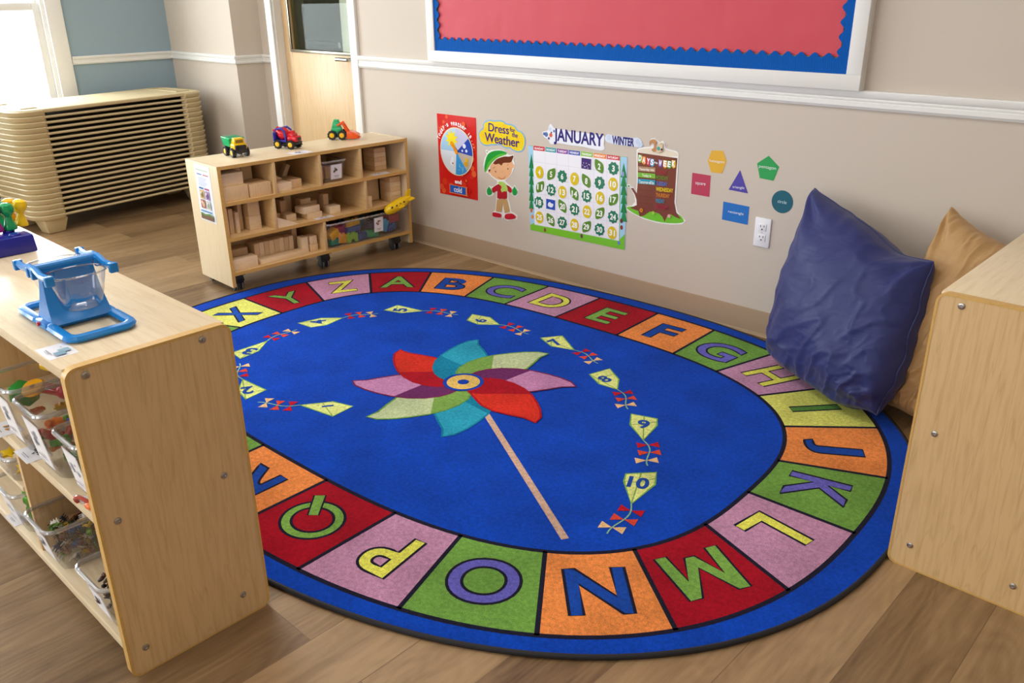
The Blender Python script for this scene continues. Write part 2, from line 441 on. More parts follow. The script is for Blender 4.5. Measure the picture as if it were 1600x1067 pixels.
m = MB(); m.box((XL - .1, YB - .1, -.06), (XR + .1, 5.0, 0), FLOORM); struct(m.build('floor', smooth=0))
m = MB(); m.box((XL - .1, YB - .1, ZC), (XR + .1, 5.0, ZC + .08), CEILC); struct(m.build('ceiling', smooth=0))

def wall_with_holes(name, axis, pos, th, a0, a1, holes, m, z1=ZC):
    """a wall along Y (axis x) or X (axis y) with rectangular openings"""
    b = MB(); cuts = sorted(holes); cur = a0
    def bx(p, q, z0, z1_):
        if q - p < 1e-4 or z1_ - z0 < 1e-4: return
        if axis == 'x': b.box((pos, p, z0), (pos + th, q, z1_), m)
        else: b.box((p, pos, z0), (q, pos + th, z1_), m)
    for (p, q, z0, zt) in cuts:
        bx(cur, p, 0, z1); bx(p, q, 0, z0); bx(p, q, zt, z1); cur = q
    bx(cur, a1, 0, z1)
    return struct(b.build(name, smooth=0))
COLY, COLX, RECY = 2.97, -5.22, 3.17
wall_with_holes('wall_left', 'x', XL, -.12, YB, COLY, WINS, BLUEC)
wall_with_holes('wall_rear', 'y', YB, -.12, XL, XR, BWINS, WALLC)
m = MB(); m.box((XR, YB, 0), (XR + .1, 3.2, ZC), WALLC); struct(m.build('wall_right', smooth=0))
# poster wall right of the door, recess left of the door, and the column in the corner
DX0, DX1 = -4.83, -4.07         # door opening
m = MB(); m.box((DX1, WY, 0), (XR, WY + .14, ZC), WALLC); m.box((DX0, WY, 2.15), (DX1, WY + .14, ZC), WALLC)
struct(m.build('wall_back', smooth=0))
m = MB(); m.box((COLX, RECY, 0), (DX0 - .02, RECY + .1, ZC), WALLC); struct(m.build('wall_recess', smooth=0))
m = MB(); m.box((XL, COLY, 0), (COLX, RECY + .1, ZC), WALLC); struct(m.build('wall_column', smooth=0))

# chair rails (profiled moulding)
def rail_profile(zb, hh, d):
    # (out, z) profile
    return [(0, zb), (d * .45, zb), (d * .6, zb + hh * .10), (d * .72, zb + hh * .14), (d * .72, zb + hh * .36), (d * .60, zb + hh * .39), (d * .60, zb + hh * .43),
            (d * .72, zb + hh * .46), (d * .72, zb + hh * .52), (d * .60, zb + hh * .55), (d * .60, zb + hh * .59), (d * .78, zb + hh * .63), (d, zb + hh * .78), (d, zb + hh * .94), (d * .9, zb + hh), (0, zb + hh)]
def sweep(name, path, prof, m, closed_caps=True):
    """path: list of (x,y) inner wall line, prof out from the wall to the left-hand normal"""
    n = len(path); vs = []; fs = []; k = len(prof)
    for i in range(n):
        p = Vector(path[i]); a = Vector(path[max(0, i - 1)]); b = Vector(path[min(n - 1, i + 1)])
        d0 = (p - a).normalized() if i else (b - p).normalized(); d1 = (b - p).normalized() if i < n - 1 else d0
        n0 = Vector((d0.y, -d0.x)); n1 = Vector((d1.y, -d1.x)); nn = (n0 + n1); nn = nn / nn.dot(n0) if nn.length > 1e-6 else n0
        for o, z in prof: vs.append((p.x + nn.x * o, p.y + nn.y * o, z))
    for i in range(n - 1):
        for j in range(k): fs.append([i * k + j, i * k + (j + 1) % k, (i + 1) * k + (j + 1) % k, (i + 1) * k + j])
    fs.append(list(range(k))); fs.append([(n - 1) * k + j for j in range(k)][::-1])
    b = MB(); b.raw(vs, fs, m); return b.build(name, smooth=30)
struct(sweep('trim_1', [(-4.005, WY), (XR, WY)], rail_profile(.922, .063, .022), TRIMC))
struct(sweep('trim_2', [(XL, 2.285), (XL, COLY), (COLX, COLY), (COLX, RECY), (-4.96, RECY)], rail_profile(.885, .052, .02), TRIMC))
struct(sweep('trim_3', [(XL, .62), (XL, .95)], rail_profile(.885, .052, .02), TRIMC))
# baseboards (flat rubber base with a small toe)
bprof = [(0, 0), (.012, 0), (.009, .006), (.004, .012), (.004, .102), (.002, .106), (0, .106)]
BASETOE = mat('#C2A887', 'matte')
struct(sweep('baseboard_back', [(-4.0, WY), (XR, WY)], bprof, BASEC))
struct(sweep('baseboard_left', [(XL, YB), (XL, COLY), (COLX, COLY), (COLX, RECY), (-4.96, RECY)], bprof, BASEC))
m = MB(); m.box((-4.0, WY - .012, 0), (XR, WY - .004, .004), BASETOE, .001); struct(m.build('trim_floor_edge', smooth=0)).name = 'trim_4'

# door casing, door, glass
def casing(name, x0, x1, y, ztop, wd, th, m, yf=None):
    b = MB()
    for a, c in ((x0 - wd, x0), (x1, x1 + wd)): b.box((a, y - th, 0), (c, y + .001, ztop), m, .003)
    b.box((x0 - wd, y - th, ztop), (x1 + wd, y + .001, ztop + wd), m, .003)
    # jamb lining
    for a, c in ((x0 - .012, x0 + .008), (x1 - .008, x1 + .012)): b.box((a, y, 0), (c, y + .15, ztop), m)
    return b.build(name)
struct(casing('trim_5', DX0, DX1, WY, 2.13, .062, .018, TRIMC))
door = empty('door_1', (DX0, WY + .05, 0)); struct(door)
dw = DX1 - DX0
m = MB(); gx0, gx1, gz0 = .085, dw - .035, .985
m.box((.01, 0, .01), (gx0, .045, 2.12), DOORW, .002); m.box((gx1, 0, .01), (dw - .01, .045, 2.12), DOORW, .002)
m.box((gx0, 0, .01), (gx1, .045, gz0), DOORW, .002); m.box((gx0, 0, 2.0), (gx1, .045, 2.12), DOORW, .002)
m.build('door_leaf', door)
m = MB(); m.box((gx0, .018, gz0), (gx1, .024, 2.0), clear('door_glass', (.72, .76, .70), .012, .02)); m.build('door_glass', door)
m = MB(); gs = mat('#8E8878', 'metal')
for a, c in (((gx0 - .012, -.006, gz0 - .012), (gx0 + .004, .002, 2.01)), ((gx1 - .004, -.006, gz0 - .012), (gx1 + .012, .002, 2.01)), ((gx0, -.006, gz0 - .012), (gx1, .002, gz0 + .004))): m.box(a, c, gs, .001)
m.build('glass_stop', door)
m = MB(); ch = mat('#C8C8C6', 'metal')
m.cyl((dw - .055, 0, .955), (dw - .055, -.05, .955), .010, ch); m.cyl((dw - .055, -.05, .955), (dw - .16, -.052, .955), .011, ch); m.cyl((dw - .055, -.001, .955), (dw - .055, -.008, .955), .028, ch)
m.build('door_handle', door)
# the room behind the door glass
m = MB(); ok = mat('#C4C0B0', 'wallpaint')
m.box((-7.6, 4.6, 0), (-6.30, 4.7, ZC), ok); m.box((-6.05, 4.6, 0), (-3.2, 4.7, ZC), ok); m.box((-6.30, 4.6, 0), (-6.05, 4.7, .78), ok); m.box((-6.3, 4.6, 2.1), (-6.05, 4.7, ZC), ok)  # added opening to the sky gives the bright strip in the door glass
m.box((-3.2, 3.17, 0), (-3.1, 4.7, ZC), ok)
m.box((-7.8, 3.2, 0), (-7.7, 4.7, ZC), ok); m.box((-7.7, 3.17, 0), (-6.1, 3.27, ZC), ok); m.box((-7.8, 3.17, ZC), (-6.18, 5.0, ZC + .08), ok); m.box((-7.8, 3.17, -.06), (-6.18, 5.0, 0), ok); m.box((-7.7, 4.6, 0), (-7.6, 4.7, ZC), ok)
struct(m.build('wall_next_room', smooth=0))
m = MB(); m.box((-7.6, 4.57, .86), (-6.32, 4.6, .91), TRIMC, .004); struct(m.build('trim_6'))

# windows
def window(name, axis, pos, a0, a1, z0, z1, casing_in):
    r = empty(name, (0, 0, 0)); struct(r)
    def put(b, p, q, zz0, zz1, d0, d1, m, bev=.003):
        if axis == 'x': b.box((pos + d0, p, zz0), (pos + d1, q, zz1), m, bev)
        else: b.box((p, pos + d0, zz0), (q, pos + d1, zz1), m, bev)
    b = MB(); c = .1
    put(b, a0 - c, a0, z0 - c, z1 + c, -.001, .02, TRIMC); put(b, a1, a1 + c, z0 - c, z1 + c, -.001, .02, TRIMC)
    put(b, a0, a1, z1, z1 + c, -.001, .02, TRIMC); put(b, a0 - .02, a1 + .02, z0 - .03, z0, -.001, .05, TRIMC); put(b, a0, a1, z0 - .1, z0 - .03, -.001, .018, TRIMC)
    b.build('casing', r)
    b = MB()
    put(b, a0, a0 + .02, z0, z1, -.12, 0, TRIMC, 0); put(b, a1 - .02, a1, z0, z1, -.12, 0, TRIMC, 0); put(b, a0, a1, z1 - .02, z1, -.12, 0, TRIMC, 0); put(b, a0, a1, z0, z0 + .02, -.12, 0, TRIMC, 0)
    b.build('jamb', r)
    zm = z0 + (z1 - z0) * .46
    for (p, q, d) in ((z0 + .02, zm + .02, -.055), (zm - .02, z1 - .02, -.095)):
        b = MB(); s = .045
        put(b, a0 + .02, a0 + .02 + s, p, q, d, d + .035, TRIMC); put(b, a1 - .02 - s, a1 - .02, p, q, d, d + .035, TRIMC)
        put(b, a0 + .02 + s, a1 - .02 - s, p, p + s, d, d + .035, TRIMC); put(b, a0 + .02 + s, a1 - .02 - s, q - s, q, d, d + .035, TRIMC)
        f = b.build('sash', r)
        b = MB(); put(b, a0 + .02 + s, a1 - .02 - s, p + s, q - s, d + .015, d + .019, GLASS, 0); b.build('pane', f)
    return r
window('window_1', 'x', XL, *WINS[0], 1)
window('window_2', 'x', XL, *WINS[1], 1)  # this and the next are out of view, added to light the room
window('window_3', 'x', XL, *WINS[2], 1)
window_r = None
# lay-in ceiling lights (assumed, unseen above the frame, powers set as fill)
for i, (x, y) in enumerate(TROFFERS):
    r = empty('unseen_ceiling_light', (x, y, ZC), 0, ['unseen white ceiling light panel in the window corner', 'unseen white ceiling light panel above the rug', 'unseen white ceiling light panel beside the middle window', 'unseen white ceiling light panel between the middle pair', 'unseen white ceiling light panel above the right cabinet', 'unseen white ceiling light panel in the corner away from window and posters'][i], 'ceiling light')
    b = MB(); fm = mat('#F2F2F0', 'paint')
    for a, c in (((-.62, -.32, -.012), (-.58, .32, .0)), ((.58, -.32, -.012), (.62, .32, 0)), ((-.58, -.32, -.012), (.58, -.28, 0)), ((-.58, .28, -.012), (.58, .32, 0))): b.box(a, c, fm, .002)
    b.build('frame', r)
    area('unseen_ceiling_lamp', (x, y, ZC - .014), (0, 0, 0), 1.1, .52, [8, 22, 8, 8, 5, 5][i], (1.0, .97, .93))

# ================================================================== BULLETIN BOARD
bb = empty('bulletin_board', (-2.297, WY, 0), 0, 'large white framed bulletin board with red paper and blue scalloped border', 'bulletin board')
bx0, bx1, bz0, bz1 = -1.098, 1.098, .985, 2.18
m = MB(); fw = .052
for a, c in (((bx0, -.045, bz0), (bx1, -.022, bz0 + fw)), ((bx0, -.045, bz1 - fw), (bx1, -.022, bz1)), ((bx0, -.045, bz0 + fw), (bx0 + fw, -.022, bz1 - fw)), ((bx1 - fw, -.045, bz0 + fw), (bx1, -.022, bz1 - fw))): m.box(a, c, TRIMC, .0015)
for a, c in (((bx0 + .001, -.0235, bz0 + .02), (bx0 + .02, 0, bz1 - .02)), ((bx1 - .02, -.0235, bz0 + .02), (bx1 - .001, 0, bz1 - .02)), ((bx0 + .001, -.0235, bz1 - .02), (bx1 - .001, 0, bz1 - .001)), ((bx0 + .001, -.0235, bz0 + .001), (bx1 - .001, 0, bz0 + .02))): m.box(a, c, TRIMC, 0)
m.build('frame', bb)
m = MB(); m.box((bx0 + .03, -.027, bz0 + .03), (bx1 - .03, -.019, bz1 - .03), mat('#B9A283', 'matte')); m.build('backing_board', bb)
# red paper with scalloped foot, slightly crumpled
b = MB(); px0, px1, pz0, pz1 = bx0 + fw + .03, bx1 - fw - .035, bz0 + fw + .055, bz1 - fw - .03
RED = mat('#C8404E', 'paper'); nx, nz = 150, 60; vs = []; fs = []
for i in range(nx + 1):
    for j in range(nz + 1):
        u = px0 + (px1 - px0) * i / nx; v = pz0 + (pz1 - pz0) * j / nz
        d = noise.noise(Vector((u * 9, v * 9, 0))) * .0022 + noise.noise(Vector((u * 26, v * 22, 3))) * .0011
        vs.append((u, -.031 + d, v))
for i in range(nx):
    for j in range(nz): a = i * (nz + 1) + j; fs.append([a, a + nz + 1, a + nz + 2, a + 1])
b.raw(vs, fs, RED); b.keep = True; b.build('red_paper', bb, smooth=180)
# blue corrugated scalloped border strips lying over the paper edges
def corr_mat():
    m = bpy.data.materials.new('blue_corrugated'); m.use_nodes = True; n = m.node_tree.nodes; l = m.node_tree.links; b = n['Principled BSDF']
    b.inputs['Base Color'].default_value = rgb('#0458B0'); b.inputs['Roughness'].default_value = .8; b.inputs['Specular IOR Level'].default_value = .15
    tc = n.new('ShaderNodeTexCoord'); wv = n.new('ShaderNodeTexWave'); wv.inputs['Scale'].default_value = 55; l.new(tc.outputs['Object'], wv.inputs['Vector'])
    bp = n.new('ShaderNodeBump'); bp.inputs['Distance'].default_value = .002; bp.inputs['Strength'].default_value = .7; l.new(wv.outputs['Fac'], bp.inputs['Height']); l.new(bp.outputs['Normal'], b.inputs['Normal'])
    return m
CORR = corr_mat()
def scallop(name, length, wd, M, n):
    P = [(0, 0)]; P = [(0, 0), (length, 0)]
    steps = n * 8
    for k in range(steps + 1):
        t = 1 - k / steps; P.append((length * t, wd - .008 + .017 * (.5 - .5 * math.cos(2 * PI * n * t))))
    b = MB(); b.prism(P, 0, .001, CORR, M); return b.build(name, bb, smooth=0)
ix0, ix1, iz0 = bx0 + fw - .002, bx1 - fw + .002, bz0 + fw - .002
MX = Matrix(((1, 0, 0, ix0), (0, 0, -1, -.0365), (0, 1, 0, iz0), (0, 0, 0, 1)))
scallop('border_strip', ix1 - ix0, .060, MX, 42)
MX = Matrix(((0, 1, 0, ix0), (0, 0, -1, -.0382), (1, 0, 0, iz0 + .05), (0, 0, 0, 1)))
scallop('border_strip', bz1 - fw - iz0 - .05, .032, MX, 22)
MX = Matrix(((0, -1, 0, ix1), (0, 0, -1, -.0382), (1, 0, 0, iz0 + .05), (0, 0, 0, 1)))
scallop('border_strip', bz1 - fw - iz0 - .05, .038, MX, 22)

# ================================================================== RUG
RC = (-2.041, 1.899); RT = .0335; RZ = .010
def sell(ang, a, b, n):
    c, s = math.cos(ang), math.sin(ang)
    r = 1 / ((abs(c) / a) ** n + (abs(s) / b) ** n) ** (1 / n)
    return (r * c, r * s)
OUT = (1.506, 1.127, 2.31); CO = (1.414, 1.054, 2.49); CI = (1.111, .728, 2.83)
def ring(p, n=200, d=0): 
    return [sell(2 * PI * i / n, p[0] + d, p[1] + d, p[2]) for i in range(n)]
rug = empty('alphabet_rug', (RC[0], RC[1], 0), RT, 'large oval blue children\'s rug with alphabet border, kites and a pinwheel', 'rug')
CB = '#0646BC'; DK = '#1C1B30'
COL = dict(red='#A80A22', orange='#F0904A', green='#74A648', mauve='#CA94B6', yellow='#E6E872')
LET = dict(red='#7FB04E', orange='#1648A8', green='#6A66C4', mauve='#ECEC62', yellow='#5E9440')
m = MB(); m.prism(ring(OUT, 200, -.004), .002, RZ, mat(CB, 'carpet')); m.build('pile', rug, smooth=0)
m = MB(); m.tube([(x, y, .0065) for x, y in ring(OUT, 200, -.002)], .0065, mat('#17161C', 'fabric'), 10, True); m.build('edge_binding', rug)
A = Art('carpet', .00009, RZ)
oc = [(.152, 1.04), (.44, 1.036), (.745, .98), (1.035, .83), (1.245, .61), (1.38, .325), (1.427, 0)]
ic = [(.158, .722), (.44, .715), (.66, .685), (.856, .582), (1.008, .423), (1.1, .215), (1.132, 0)]
def full(l):
    q1 = l[:-1]; e = l[-1]
    return [p for p in q1] + [e] + [(x, -y) for x, y in q1[::-1]] + [(-x, -y) for x, y in q1] + [(-e[0], e[1])] + [(-x, y) for x, y in q1[::-1]]
O_, I_ = full(oc), full(ic)
cols = 'orange green mauve yellow orange green mauve red orange green mauve red orange green mauve yellow orange green yellow red mauve red orange green mauve red'.split()
lets = 'FGHIJKLMNOPQRSTUVWXYZABCDE'
hc = A.h + A.dh
lines = []; lettering = []
def arc(P, a0, a1, n=8):
    return [sell(a0 + (a1 - a0) * i / n, *P) for i in range(n + 1)]
for k in range(26):
    o0, o1, i0, i1 = O_[k], O_[(k + 1) % 26], I_[k], I_[(k + 1) % 26]
    an = lambda p: math.atan2(p[1], p[0])
    def span(a, b):
        d = an(b) - an(a)
        while d > PI: d -= 2 * PI
        while d < -PI: d += 2 * PI
        return an(a), an(a) + d
    ao = arc(CO, *span(o0, o1)); ai = arc(CI, *span(i0, i1))
    A.poly(ao + ai[::-1], COL[cols[k]], hc)
    lines.append([ao[0], ai[0]])
    om = Vector(((ao[0][0] + ao[-1][0]) / 2, (ao[0][1] + ao[-1][1]) / 2)); im = Vector(((ai[0][0] + ai[-1][0]) / 2, (ai[0][1] + ai[-1][1]) / 2))
    c = Vector(ao[4]) * .48 + Vector(ai[4]) * .52; up = (om - im)
    lettering.append((lets[k], c, math.atan2(up.y, up.x) - PI / 2, cols[k]))
A.h = hc + A.dh
h = A.h
for l_ in lines: A.ribbon(l_, .012, DK, False, h)
A.ribbon(ring(CO, 240), .013, DK, True, h); A.ribbon(ring(CI, 240), .013, DK, True, h)
for ch_, c, r_, cl in lettering:
    lc = LET[cl]
    if ch_ == 'X': lc = '#1E52B4'
    A.h = h
    wd = None
    if ch_ == 'Q':
        T_ = lambda P: [(c.x + x * math.cos(r_) - y * math.sin(r_), c.y + x * math.sin(r_) + y * math.cos(r_)) for x, y in P]
        A.poly(T_(ngon((0, 0), .090, 36, 0, .084)), lc); A.ribbon(T_(ngon((0, 0), .090, 36, 0, .084)), .008, DK)
        A.poly(T_(ngon((0, 0), .060, 36, 0, .054)), COL[cl]); A.ribbon(T_(ngon((0, 0), .060, 36, 0, .054)), .008, DK)
        tl = T_([(.006, -.022), (.026, -.006), (.092, -.076), (.070, -.094)]); A.ribbon(tl, .010, DK); A.poly(tl, lc)
        continue
    if ch_ == 'M':
        hw, hh, t_ = .088, .084, .034
        P = [(-hw, -hh), (-hw + .006, hh), (-hw + .040, hh), (0, -.018), (hw - .040, hh), (hw - .006, hh), (hw, -hh), (hw - t_, -hh), (hw - .040, .018), (.014, -hh + .02), (-.014, -hh + .02), (-hw + .040, .018), (-hw + t_, -hh)]
        P = [(c.x + x * math.cos(r_) - y * math.sin(r_), c.y + x * math.sin(r_) + y * math.cos(r_)) for x, y in P]
        A.poly(P, lc); A.ribbon(P, .006, DK); continue
    A.text(ch_, c, .168, lc, r_, width={'N': .15, 'M': .185, 'O': .18, 'Q': .18, 'G': .17, 'I': .034, 'L': .105, 'K': .14, 'C': .165, 'D': .155, 'A': .165, 'Z': .13, 'X': .14, 'Y': .14, 'P': .11, 'J': .085, 'H': .13, 'F': .11, 'E': .12, 'B': .135}.get(ch_), bold=.030, outline=DK, ob=.0078)
# pinwheel
hp = h + .0003
pet = {'redB': (-7.8, '#D8311F', '#B20A20', '#B20A20'), 'mauveR': (37.1, '#C88AB8', '#6E2A64', '#7A2450'), 'greenT': (82.2, '#C6D6A4', '#80AC50', '#6AA044'), 'tealT': (128.2, '#2BA6C4', '#0A84A8', '#0A84A8'),
       'redL': (174.6, '#D8311F', '#B20A20', '#B20A20'), 'mauveL': (-139.5, '#C88AB8', '#6E2A64', '#7A2450'), 'greenL': (-96, '#C6D6A4', '#80AC50', '#6AA044'), 'tealB': (-53, '#2BA6C4', '#0A84A8', '#0A84A8')}
cx = [(.404, -.5), (.388, 5), (.352, 11), (.31, 18), (.268, 26.5), (.225, 36), (.18, 47), (.135, 59), (.10, 68), (.05, 88)]
cc = [(.05, -30), (.10, -21), (.15, -19.5), (.2, -18), (.255, -13), (.305, -6.5), (.355, -1.5)]
rl = -RT
def pol(r, a): return (r * math.cos(a), r * math.sin(a))
order = ['tealB', 'greenL', 'mauveL', 'redL', 'tealT', 'greenT', 'mauveR', 'redB']
A.h = hp
# stick first
st = [Vector(pol(.26, math.radians(-26.9) + rl)), Vector(pol(.998, math.radians(-28.6) + rl))]
A.ribbon([st[0], st[1]], .021, '#D8B49C', False)
for nme in order:
    a0, c1, c2, c3 = pet[nme]; a0 = math.radians(a0) + rl
    out = [pol(r, a0 + math.radians(t)) for r, t in cx + cc]
    out = out[:1] + out[1:]
    A.poly(out, c1)
    dark = [(.262, 27.5), (.225, 36), (.18, 47), (.135, 59), (.10, 68), (.05, 88), (.05, -30), (.095, -21.5), (.12, -5), (.148, 9), (.19, 19)]
    A.poly([pol(r, a0 + math.radians(t)) for r, t in dark], c2)
    A.ribbon(out, .0075, c3)
z0 = (0, 0)
A.poly(ngon(z0, .074, 32), '#0B44B4'); A.poly(ngon(z0, .060, 32), '#ECC66A'); A.poly(ngon(z0, .021, 24), '#0B44B4')
# kites: outlines read off the rug plane
def RL(px, py):
    p = FP(px, py, RZ); d = Vector((p.x - RC[0], p.y - RC[1])); c, s = math.cos(-RT), math.sin(-RT)
    return Vector((d.x * c - d.y * s, d.x * s + d.y * c))
kites = {'1': ([(469, 633), (520, 627.5), (551.4, 634.9), (520, 650.6)], (401, 631), 1),
         '2': ([(379, 592.5), (372, 610.6), (384, 624), (415.6, 609.4)], (369.6, 569), 2),
         '3': ([(418, 532.6), (403.4, 549), (375.4, 560.6), (362.6, 551)], (461, 514), 2),
         '4': ([(536.2, 496.6), (502, 497), (465.4, 504.8), (486, 511.5), (510, 508)], (590, 488.7), 2),
         '5': ([(661.6, 486), (621, 476.8), (600, 484.6), (627, 489.3)], (716.9, 490.6), 2),
         '6': ([(780.6, 507.6), (766, 496), (738, 491), (729.6, 500.5), (747, 507)], (828.4, 521), 3),
         '7': ([(897.5, 547.3), (878.4, 524.6), (844.4, 528), (861.4, 541)], (937.9, 567), 2),
         '8': ([(964.4, 608.7), (967, 592.8), (952.6, 576), (921, 585), (936, 600)], (986.3, 639), 3),
         '9': ([(1004.9, 688), (1026.3, 665), (1026.8, 654.3), (986.3, 646.8), (984.6, 663.7)], (1017.7, 727.8), 2.5),
         '10': ([(986.3, 787.6), (1023.5, 757), (1025.8, 738), (978, 740.5), (974.8, 752)], (954.9, 835.9), 2.5)}
for dg, (pl, en, hi) in kites.items():
    A.h = h + .0003
    P = [RL(*p) for p in pl]; tail = P[0]; E_ = RL(*en)
    i0, i1 = int(hi), min(len(P) - 1, int(math.ceil(hi)))
    head = (P[i0] + P[i1]) / 2 if hi != int(hi) else P[i0]
    # a soft kite outline
    A.poly(P, '#E6EF90'); A.ribbon(P, .006, '#7CB458')
    A.ribbon([tail, head], .0035, '#7FAE55', False)
    mid = head * .68 + tail * .32
    A.ribbon([P[1] * .5 + P[min(2, i0)] * .5 if len(P) > 4 else P[1], mid, P[-1]], .003, '#7FAE55', False)
    cen = sum(P, Vector((0, 0))) / len(P)
    up = (head - tail).normalized(); r_ = math.atan2(up.y, up.x) - PI / 2
    L = (head - tail).length
    A.text(dg, cen * .75 + (mid) * .25, L * .36, '#1A4CA8', r_, width=L * (.24 if dg not in ('1', '10') else (.1 if dg == '1' else .36)), bold=.035)
    # string with three bows
    d = (E_ - tail); nn = Vector((-d.y, d.x)).normalized(); D = d.normalized()
    S = [tail + d * t + nn * (.012 * math.sin(t * PI * 1.6)) for t in [i / 10 for i in range(11)]]
    A.ribbon(S, .0045, '#8CC0A0', False)
    for t, bc in ((.22, '#C81428'), (.5, '#E04A32'), (.78, '#F0C48C')):
        c = S[int(t * 10 + .5)]; k = .034; q = .017
        A.poly([c, c + nn * k + D * q, c + nn * k - D * q], bc, A.h); A.poly([c, c - nn * k - D * q, c - nn * k + D * q], bc, A.h)
o = A.build('woven_pattern', Matrix.Identity(4), rug)

# ================================================================== WALL ART (paper things taped to the poster wall)
def crop(ox, oy, s):
    def f(x, y):
        p = WP(ox + x / s, oy + y / s); return (p.x, p.z)
    return f
# --- weather poster
c = crop(680, 170, 7.114)
A = Art('gloss', .00012)
x0, x1, z0_, z1_ = -3.392, -3.104, .308, .725
base = [(x0, z0_), (x1, z0_ + .004), (x1, z1_ + .002), (x0, z1_)]
rnd = random.Random(3)
for i in range(46):
    r = rnd.uniform(.006, .02); A.poly(ngon((rnd.uniform(x0 + r, x1 - r), rnd.uniform(z0_ + r, z1_ - r)), r, 14), rnd.choice(['#E8502A', '#E03A20', '#D82020', '#EA6432']))
cx_, cz_ = -3.247, .545; R = .118
A.poly(ngon((cx_, cz_), R + .005, 40), '#F4E6C0'); A.poly(ngon((cx_, cz_), R, 40), '#C9DFF0')
def wedge(a0, a1, col, r=R):
    P = [(cx_, cz_)] + [(cx_ + r * math.cos(math.radians(a0 + (a1 - a0) * i / 8)), cz_ + r * math.sin(math.radians(a0 + (a1 - a0) * i / 8))) for i in range(9)]
    A.poly(P, col)
wedge(40, 90, '#C9C8E6'); wedge(-5, 40, '#2A4CB4'); wedge(-50, -5, '#C2B4A4'); wedge(-95, -50, '#3C9CDC'); wedge(-180, -95, '#E2E8EE'); wedge(140, 180, '#A8D0EC'); wedge(90, 140, '#BBD8EE')
sun = (cx_ - .032, cz_ + .062)
sp = []
for i in range(20):
    a = 2 * PI * i / 20; r = .050 if i % 2 else .027; sp.append((sun[0] + r * math.cos(a), sun[1] + r * math.sin(a)))
A.poly(sp, '#F6DE28'); A.poly(ngon(sun, .026, 20), '#F8E434')
A.poly(ngon((cx_ + .06, cz_ + .035), .012, 14), '#E8EEFA'); A.poly(ngon((cx_ + .075, cz_ + .012), .008, 12), '#E8EEFA'); A.poly(ngon((cx_ + .045, cz_ + .01), .006, 12), '#E8EEFA')
A.poly(ngon((cx_ + .075, cz_ - .035), .012, 12), '#E4B828'); A.poly(ngon((cx_ + .07, cz_ - .055), .016, 14, ry=.012), '#D8A420')
A.poly(ngon((cx_ - .035, cz_ - .06), .015, 14), '#F4F6F8'); A.poly(ngon((cx_ - .03, cz_ - .04), .010, 14), '#F4F6F8'); A.poly(ngon((cx_ - .028, cz_ - .062), .005, 8), '#8C4434')
for q in range(12):
    A.poly(ngon((cx_ + .02 + rnd.uniform(0, .03), cz_ - .05 - rnd.uniform(0, .05)), .0035, 8), '#7CC4EE')
A.poly(smooth_poly([(cx_ + .008, cz_ - .012), (cx_ + .012, cz_ + .004), (cx_ - .012, cz_ + .03), (cx_ - .026, cz_ + .044), (cx_ - .040, cz_ + .046), (cx_ - .036, cz_ + .028), (cx_ - .024, cz_ + .022), (cx_ - .006, cz_ - .008)], 3), '#E88818')
A.poly(ngon((cx_ - .031, cz_ + .04), .011, 12), '#F0A020'); A.poly(ngon((cx_, cz_), .009, 12), '#F0A020')
# arched heading, letter by letter
hd = "Today's weather is..."
tot = len(hd); ang0, ang1 = 158, 14
for i, ch_ in enumerate(hd):
    if ch_ == ' ': continue
    a = math.radians(ang0 + (ang1 - ang0) * (i + .5) / tot); r = R + .024
    sm = ch_ in ".'"
    A.text(ch_, (cx_ + r * math.cos(a), cz_ + r * math.sin(a) - (.006 if ch_ == '.' else 0) + (.004 if ch_ == "'" else 0)), .005 if sm else (.023 if ch_ in 'Tdtyh' else .017), '#FFFFFF', a - PI / 2, width=.004 if sm or ch_ == 'i' else .0125, bold=.02)
A.text('and', (cx_ + .012, .392), .022, '#FFFFFF', 0, width=.05, bold=.04)
A.poly(smooth_poly([(cx_ - .055, .33), (cx_ - .055, .368), (cx_ - .05, .372), (cx_ + .072, .372), (cx_ + .077, .368), (cx_ + .077, .33), (cx_ + .072, .326), (cx_ - .05, .326)], 2), '#F08A4C')
A.poly([(cx_ - .052, .330), (cx_ + .068, .330), (cx_ + .068, .369), (cx_ - .052, .369)], '#1558B8')
A.text('cold', (cx_ + .008, .35), .028, '#E8F0FA', 0, width=.06, bold=.02)
o = A.build('weather_poster', WM(), None, base, basecol='#D8201C')
tag(o, "red weather poster with a round dial and yellow sun pointer reading Today's weather is", 'poster', 'classroom wall displays')

# --- Dress for the Weather cloud sign
c = crop(740, 180, 6.278)
P = smooth_poly([c(*q) for q in [(50, 200), (52, 170), (75, 140), (95, 120), (98, 80), (125, 55), (165, 45), (205, 52), (240, 48), (290, 55), (320, 78), (370, 88), (410, 110), (435, 145), (470, 160), (500, 200), (512, 250), (500, 320), (475, 355), (430, 362), (385, 345), (360, 325), (320, 325), (280, 305), (255, 290), (210, 295), (180, 292), (150, 300), (110, 298), (75, 275), (60, 240)]], 4)
A = Art('gloss', .00015)
A.poly(grow(P, -.006), '#F2D422')
rnd = random.Random(5)
for q in [(120, 130), (300, 110), (440, 230), (150, 250), (330, 290), (90, 200)]: A.poly(ngon(c(*q), .010, 14), '#F6C82A')
PU = '#43207C'
def skewtext(A, t, L, Rr, hgt, col, f=c, bold=.012):
    a = Vector(f(*L)); b = Vector(f(*Rr)); d = b - a
    A.text(t, tuple((a + b) / 2), hgt, col, math.atan2(d.y, d.x), width=d.length, bold=bold)
skewtext(A, 'Dress', (148, 115), (350, 148), .040, PU); skewtext(A, 'for', (358, 135), (412, 150), .022, PU); skewtext(A, 'the', (378, 185), (435, 200), .022, PU)
skewtext(A, 'Weather', (112, 210), (452, 272), .044, PU)
o = A.build('weather_cloud_sign', WM(), None, P, basecol='#7FB8DC')
